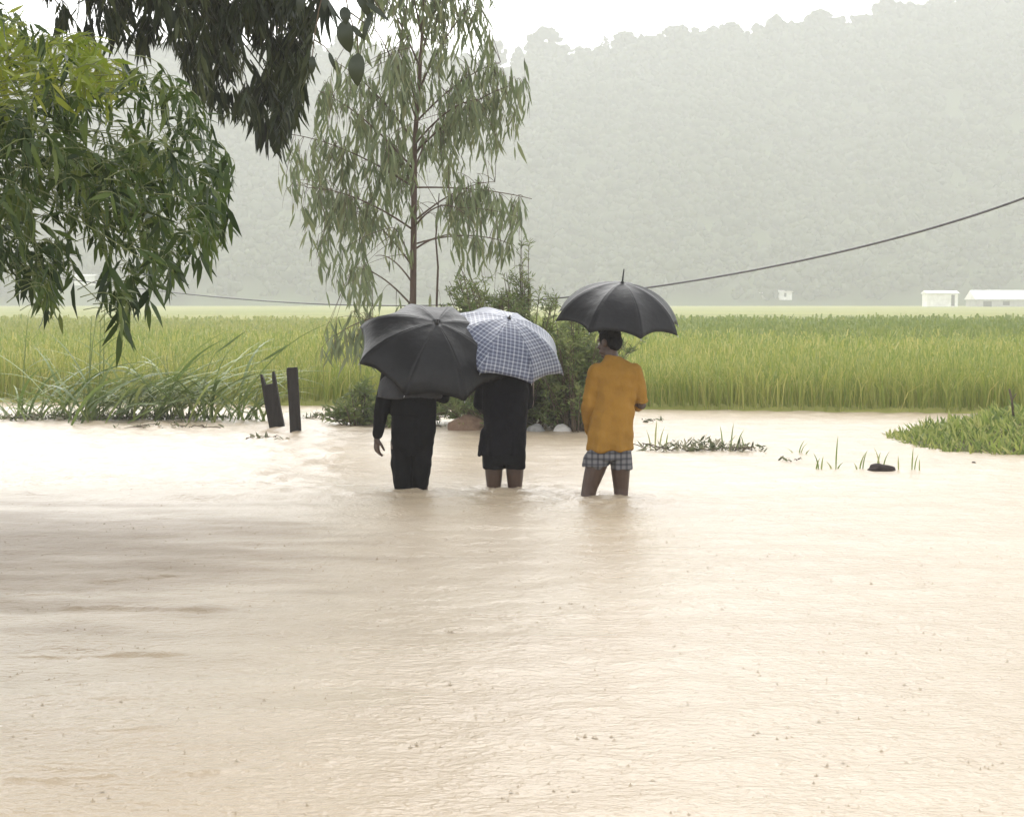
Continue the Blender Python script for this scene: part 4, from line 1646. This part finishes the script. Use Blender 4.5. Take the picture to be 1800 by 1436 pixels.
def umbrella(apex, axis, spin, Rr, h, L, mat, label, nrib=8, sag=.075, scallop=.07, tweak=None, tip=.1, ruffle=0.0):
    axis = Vector(axis).normalized()
    apex = Vector(apex)
    base = apex - axis * L
    q = Vector((1, 0, 0)) - axis * axis.x
    q.normalize()
    wv = axis.cross(q)
    M = Matrix((q, wv, axis)).transposed().to_4x4()
    M = Matrix.Translation(base) @ M @ Matrix.Rotation(spin, 4, 'Z')
    t = bpy.data.objects.new('umbrella', None)
    t.empty_display_size = .1
    COL.objects.link(t)
    t.matrix_basis = M
    tag(t, label, 'umbrella', 'open umbrellas held over the waders')
    # canopy, in the umbrella's own frame: apex at z = L
    TH = math.radians(74)

    def rib(k, tt):
        mul, dz = (1, 0)
        if tweak and k % nrib in tweak:
            mul, dz = tweak[k % nrib]
        th = tt * TH
        r = Rr * math.sin(th) / math.sin(TH) * (1 + (mul - 1) * tt * tt)
        z = L - h * (1 - math.cos(th)) / (1 - math.cos(TH)) + dz * tt ** 2
        a = 2 * PI * k / nrib
        return Vector((r * math.cos(a), r * math.sin(a), z))
    NT, NS = 14, 10
    vs, fs, uvs = [], [], []
    for k in range(nrib):
        b0 = len(vs)
        for i in range(NT + 1):
            for j in range(NS + 1):
                s = j / NS
                bow = 4 * s * (1 - s)
                tt = i / NT * (1 - scallop * bow * (i / NT) ** 3)
                tt = max(tt, .012)
                A, B = rib(k, tt), rib(k + 1, tt)
                P = A.lerp(B, s)
                # cloth pulled taut between the ribs sits a little inside the dome
                am = (A + B) * .5
                inward = Vector((-am.x, -am.y, 0))
                if inward.length > 1e-5:
                    inward.normalize()
                P = P + inward * sag * Rr * bow * tt * .35 + Vector((0, 0, -1)) * sag * Rr * bow * tt * (1 - tt) * .5
                if ruffle:
                    P = P + Vector((0, 0, 1)) * noise.noise(Vector((P.x * 9, P.y * 9, k * 3.1))) * ruffle * tt * bow
                vs.append(P)
                uvs.append(((s - .5) * (A - B).length, tt * Rr * 1.15))
        for i in range(NT):
            for j in range(NS):
                a = b0 + i * (NS + 1) + j
                fs.append((a, a + NS + 1, a + NS + 2, a + 1))
    me = bpy.data.meshes.new('canopy')
    me.from_pydata(vs, [], fs)
    uvl = me.uv_layers.new(name='cloth')
    for l in me.loops:
        uvl.data[l.index].uv = uvs[l.vertex_index]
    me.polygons.foreach_set('use_smooth', [True] * len(me.polygons))
    me.materials.append(mat)
    o = bpy.data.objects.new('canopy', me)
    COL.objects.link(o)
    o.parent = t
    sm_ = o.modifiers.new('thickness', 'SOLIDIFY')
    sm_.thickness = .0012
    sm_.offset = -1

    def put(name, mb, mt, par=t):
        me = mb.mesh(name)
        me.materials.append(mt)
        me.polygons.foreach_set('use_smooth', [True] * len(me.polygons))
        ob = bpy.data.objects.new(name, me)
        COL.objects.link(ob)
        ob.parent = par
        return ob
    for k in range(nrib):
        mb = MB()
        dn = Vector((0, 0, -.004))
        mb.tube([rib(k, i / 10) * .995 + dn for i in range(11)], .0022, 5)
        A = rib(k, .45)
        mb.tube([Vector((0, 0, L - h * .95)), A + dn], .002, 5)
        tp = rib(k, 1.0)
        dd = (tp - rib(k, .95)).normalized()
        mb.tube([tp - dd * .004, tp + dd * .014], [.0035, .0025], 6)
        put('rib', mb, m_steel)
    mb = MB()
    mb.tube([(0, 0, .03), (0, 0, L + .002)], .006, 8)
    put('shaft', mb, m_steel)
    mb = MB()
    mb.tube([(0, 0, L - .004), (0, 0, L + .008), (0, 0, L + .012), (0, 0, L + tip * .8), (0, 0, L + tip)], [.018, .014, .008, .006, .004], 8)
    put('ferrule', mb, m_blk)
    mb = MB()
    pts = [(0, 0, .12), (0, 0, .05)] + [(.028 - .028 * math.cos(a), 0, .02 - .03 * math.sin(a)) for a in [PI * i / 8 for i in range(9)]]
    mb.tube(pts, .0125, 10)
    put('handle', mb, m_blk)
    mb = MB()
    mb.tube([(0, 0, L - h * .95 - .05), (0, 0, L - h * .95 + .01)], .011, 8)
    put('runner', mb, m_blk)
    return t, M


# ---- person under the tilted black umbrella (long black trousers) -------------
def person_one():
    p0 = gnd(722, 862)
    X0, Y0 = p0.x, p0.y
    t = thing('person', (X0, Y0, -WD), 'person in wet black trousers, arm hanging, head hidden behind a tilted black umbrella', 'person', 'people wading through the flood')

    def P(x, y, z):
        return Vector((X0 + x, Y0 + y, z))
    body, hair = MB(), []
    head(body, hair, P(.02, .07, 1.17), math.radians(10), math.radians(-14))
    body.limb([P(.02, .03, .98), P(.02, .055, 1.09)], [.058, .053])
    body.slices([(X0 + .02, Y0, z, rx, ry) for z, rx, ry in ((.36, .11, .06), (.5, .13, .08), (.7, .13, .08), (.9, .16, .08), (.98, .12, .07), (1.02, .06, .05))])
    for s_, hx_, kx, ax_ in ((-1, -.075, -.07, -.065), (1, .085, .08, .075)):
        body.limb([P(hx_, 0, .38), P(kx, .02, .02), P(ax_, -.02, -.36)], [.085, .058, .042])
        body.limb([P(ax_, -.05, -.41), P(ax_ * 1.1, .06, -.425), P(ax_ * 1.2, .14, -.435)], [.036, .034, .02])
    # left arm hangs away from the hip, right arm bent up to the umbrella
    body.limb([P(-.16, 0, .94), P(-.215, -.02, .68), P(-.268, .02, .43)], [.045, .04, .027])
    hand(body, P(-.27, .022, .425), (-.04, .12, -1), (.7, .5, 0), 1, .34)
    body.limb([P(.2, 0, .94), P(.25, .1, .73), P(.05, .26, .78)], [.045, .04, .027])
    hand(body, P(.04, .265, .785), (-1, .15, .25), (0, .8, -.3), -1, 1.15)
    solid('body', body, m_skin, t, .0055, 3)
    for hm, eyes in hair:
        solid('hair', hm, m_hair, t, .006, 2, lambda p: nv(p, 60) * .004)
        for q in eyes:
            q.build('eye', m_eye, t)
    tr = MB()
    tr.slices([(X0 + cx, Y0, z, rx, ry) for cx, z, rx, ry in ((.012, .29, .11, .085), (.012, .36, .15, .115), (.016, .41, .168, .12), (.02, .47, .178, .128), (.025, .62, .175, .122), (.02, .66, .16, .11))])
    for s_ in (-1, 1):
        tr.limb([P(.012 + s_ * .08, 0, .46), P(.012 + s_ * .084, 0, .38), P(.008 + s_ * .083, .01, .2), P(.0 + s_ * .073, .012, .06), P(-.002 + s_ * .064, .01, -.03), P(-.002 + s_ * .062, -.01, -.2), P(s_ * .062, -.018, -.33)], [.088, .091, .085, .07, .062, .058, .055], 18)
    solid('trousers', tr, m_blackcloth, t, .007, 3, folds(-.05, .013, .8, 3, 26))
    sl = MB()
    sl.limb([P(-.165, 0, .96), P(-.222, -.02, .68), P(-.262, .02, .45)], [.062, .06, .042], 16)
    sl.slices([(X0 + .02, Y0 + cy, z, rx, ry) for z, rx, ry, cy in ((.6, .18, .125, 0), (.8, .19, .12, 0), (.92, .195, .105, 0), (.99, .14, .085, .01), (1.03, .075, .065, .03))])
    sl.limb([P(.18, 0, .95), P(.252, .08, .745), P(.09, .25, .775)], [.064, .062, .044], 16)
    solid('jersey', sl, m_blackcloth, t, .008, 4, folds(.5, .008, .5, 8, 20))
    cp = MB()
    cp.slices([(X0 + cx, Y0 + cy, z, rx, ry) for cx, cy, z, rx, ry in ((-.01, -.02, .745, .262, .17), (-.005, -.02, .8, .258, .165), (.005, -.01, .88, .245, .15), (.02, 0, .97, .2, .12), (.02, .01, 1.03, .12, .09), (.02, .03, 1.055, .085, .075))], 40)
    solid('cape', cp, m_grey, t, .009, 4, folds(.7, .012, .25, 4, 18))


person_one()
umbrella(at(768, 567, 15.36), (.2, -.56, .8), -.3, .635, .31, .92, m_umb2,
         'black umbrella on the left, tilted far back with a buckled rim, hiding its holder', 8, .1, .06,
         {2: (.96, .0), 3: (.9, -.05), 4: (.97, .01), 6: (.97, -.02), 1: (.97, .01)}, .035, .022)


# ---- person in the middle, black tunic and shorts ----------------------------
def person_two():
    p0 = gnd(886, 857)
    X0, Y0 = p0.x, p0.y
    t = thing('person', (X0, Y0, -WD), 'hunched person in loose black tunic and black shorts, bare calves, under the plaid umbrella', 'person', 'people wading through the flood')

    def P(x, y, z):
        return Vector((X0 + x, Y0 + y, z))
    body, hair = MB(), []
    head(body, hair, P(.07, .06, 1.13), math.radians(14), math.radians(-22))
    body.limb([P(.04, .03, .93), P(.06, .045, 1.05)], [.06, .055])
    body.slices([(X0 + .02, Y0, z, rx, ry) for z, rx, ry in ((.3, .14, .1), (.5, .145, .1), (.7, .14, .09), (.86, .16, .09), (.93, .11, .07))])
    for hx_, kx, ax_ in ((-.085, -.083, -.08), (.085, .088, .082)):
        body.limb([P(hx_, 0, .34), P(kx, .005, .1), P(kx, .01, .0), P(kx, -.012, -.12), P(ax_, -.02, -.37)], [.088, .07, .058, .056, .04])
        body.limb([P(ax_, -.05, -.41), P(ax_ * 1.1, .06, -.425), P(ax_ * 1.2, .14, -.435)], [.036, .034, .02])
    body.limb([P(-.16, .02, .87), P(-.2, .08, .66), P(-.15, .38, .64)], [.045, .04, .027])
    hand(body, P(-.15, .385, .645), (.2, .9, .3), (.9, 0, 0), 1, 1.15)
    body.limb([P(.2, .02, .87), P(.21, .12, .68), P(-.05, .38, .72)], [.045, .04, .027])
    hand(body, P(-.055, .385, .725), (-.9, .3, .1), (0, .8, 0), -1, 1.15)
    solid('body', body, m_skin, t, .006, 3)
    for hm, eyes in hair:
        solid('hair', hm, m_hair, t, .006, 2, lambda p: nv(p, 60) * .004)
        for q in eyes:
            q.build('eye', m_eye, t)
    sh = MB()
    sh.slices([(X0 + .003, Y0, z, rx, ry) for z, rx, ry in ((.2, .172, .125), (.32, .176, .13), (.46, .17, .125))])
    for s_ in (-1, 1):
        sh.slices([(X0 + .003 + s_ * .089, Y0, z, rx, ry) for z, rx, ry in ((.155, .083, .1), (.17, .086, .102), (.3, .088, .11))])
    solid('shorts', sh, m_blackcloth, t, .008, 3, folds(.1, .011, .3, 12, 26))
    tu = MB()
    tu.slices([(X0 + cx, Y0 + cy, z, rx, ry) for cx, cy, z, rx, ry in ((.0, 0, .265, .178, .14), (.005, 0, .34, .175, .142), (.012, 0, .5, .172, .138), (.012, .0, .66, .185, .14), (.012, .005, .8, .196, .138), (.012, .01, .88, .19, .125), (.02, .02, .95, .14, .1), (.04, .03, .985, .08, .07))], 36)
    tu.limb([P(-.15, .02, .86), P(-.185, .05, .68), P(-.16, .22, .64), P(-.15, .34, .64)], [.07, .068, .055, .045], 16)
    tu.limb([P(.17, .02, .86), P(.185, .08, .68), P(.05, .28, .7), P(-.02, .35, .72)], [.066, .06, .05, .045], 16)
    # loose tail flapping at the left hem
    tu.limb([P(-.15, -.01, .46), P(-.185, -.02, .33), P(-.2, -.02, .27)], [.04, .026, .012], 10)
    solid('tunic', tu, m_navy, t, .008, 4, folds(.25, .014, .55, 20, 24))


person_two()
umbrella(at(895, 560, 15.63), (.27, -.38, .88), .5, .56, .29, .88, m_plaid,
         'blue and white plaid umbrella in the middle, tilted back to the right', 8, .06, .045, None, .03, .006)


# ---- person in the mustard shirt ---------------------------------------------
def person_three():
    p0 = gnd(1065, 870)
    X0, Y0 = p0.x, p0.y
    t = thing('person', (X0, Y0, -WD), 'person in a long mustard shirt and grey checked shorts, bare legs, face turned left', 'person', 'people wading through the flood')

    def P(x, y, z):
        return Vector((X0 + x, Y0 + y, z))
    body, hair = MB(), []
    head(body, hair, P(.025, .045, 1.195), math.radians(48), math.radians(-8))
    body.limb([P(.05, .0, 1.02), P(.035, .025, 1.12)], [.056, .054])
    body.slices([(X0 + cx, Y0, z, rx, ry) for cx, z, rx, ry in ((.035, .36, .135, .095), (.04, .5, .11, .08), (.065, .7, .11, .075), (.08, .9, .13, .07), (.065, 1.0, .1, .055), (.055, 1.05, .06, .05))])
    # striding: left leg back and out, right leg straight
    body.limb([P(-.035, 0, .36), P(-.085, .0, .2), P(-.125, -.005, .07), P(-.14, -.01, .0), P(-.155, -.04, -.13), P(-.15, -.07, -.37)], [.09, .082, .064, .058, .055, .04])
    body.limb([P(-.15, -.1, -.41), P(-.155, 0, -.425), P(-.16, .09, -.435)], [.036, .034, .02])
    body.limb([P(.105, .01, .36), P(.115, .015, .2), P(.12, .025, .05), P(.118, .02, 0), P(.115, .005, -.12), P(.11, 0, -.37)], [.088, .076, .06, .056, .053, .04])
    body.limb([P(.11, -.03, -.41), P(.12, .07, -.425), P(.13, .16, -.435)], [.036, .034, .02])
    # left arm down in front of the thigh, right arm bent forward to the umbrella
    body.limb([P(-.062, .0, .965), P(-.122, .03, .7), P(-.105, .2, .47)], [.045, .04, .027])
    hand(body, P(-.105, .203, .46), (.05, .3, -1), (.9, .1, .2), 1, .35)
    body.limb([P(.212, .0, .955), P(.278, .04, .7), P(.14, .25, .8)], [.04, .04, .027])
    hand(body, P(.135, .255, .805), (-.95, .25, .2), (0, .9, -.2), -1, 1.15)
    solid('body', body, m_skin, t, .0055, 3)
    for hm, eyes in hair:
        solid('hair', hm, m_hair, t, .005, 2, lambda p: nv(p, 60) * .005)
        for q in eyes:
            q.build('eye', m_eye, t)
    sh = MB()
    sh.slices([(X0 + .022, Y0, z, rx, ry) for z, rx, ry in ((.28, .168, .125), (.335, .16, .12), (.4, .135, .1), (.5, .12, .09))], 32)
    sh.limb([P(-.04, 0, .36), P(-.076, -.005, .275)], [.088, .1], 18)
    sh.slices([(X0 + cx, Y0 - .004, z, rx, ry) for cx, z, rx, ry in ((-.082, .225, .104, .11), (-.07, .3, .102, .12), (-.04, .38, .09, .115))])
    sh.slices([(X0 + cx, Y0 + .008, z, rx, ry) for cx, z, rx, ry in ((.128, .2, .083, .1), (.122, .28, .085, .11), (.11, .38, .088, .115))])
    solid('shorts', sh, m_check, t, .007, 3, folds(.2, .012, .25, 30, 28))
    st = MB()
    st.slices([(X0 + cx, Y0 + cy, z, rx, ry) for cx, cy, z, rx, ry in ((.03, 0, .355, .186, .142), (.034, 0, .42, .183, .142), (.045, 0, .55, .172, .132), (.068, 0, .7, .156, .125), (.085, 0, .84, .158, .122), (.085, 0, .94, .175, .112), (.078, .0, 1.0, .165, .095), (.065, .005, 1.05, .1, .078), (.055, .01, 1.075, .07, .066))], 40)
    st.limb([P(-.07, .0, .97), P(-.128, .02, .71), P(-.118, .12, .57), P(-.108, .19, .48)], [.068, .062, .052, .045], 16)
    st.limb([P(.225, .0, .965), P(.285, .03, .72), P(.262, .09, .71), P(.19, .19, .765)], [.068, .064, .056, .046], 16)
    # turned-down collar
    st.limb([P(.0, -.015, 1.075), P(.055, -.055, 1.07), P(.11, -.01, 1.065)], [.02, .022, .02], 10)
    solid('shirt', st, m_ochre, t, .007, 4, folds(.36, .024, .7, 40, 20))


person_three()
umbrella(at(1094, 497, 15.13), (.1, -.2, .97), .3, .52, .33, .9, m_umb,
         'upright black umbrella on the right with a long ferrule, over the mustard shirt', 8, .13, .07, None, .11, .004)

# ------------------------------------------------------------------ rain haze
mb = MB()
mb.box((-445, -32, -2.0), (445, 848, 190))
m = bpy.data.materials.new('rain_haze')
m.use_nodes = True
nt = m.node_tree
nt.nodes.clear()
out = nt.nodes.new('ShaderNodeOutputMaterial')
pv = nt.nodes.new('ShaderNodeVolumePrincipled')
pv.inputs['Color'].default_value = (.94, .945, .95, 1)
pv.inputs['Density'].default_value = .00118
pv.inputs['Anisotropy'].default_value = .0
nt.links.new(pv.outputs[0], out.inputs['Volume'])
tag(mb.build('haze', m, smooth=False), 'pale rain haze over the fields and hill', 'haze', kind='stuff')
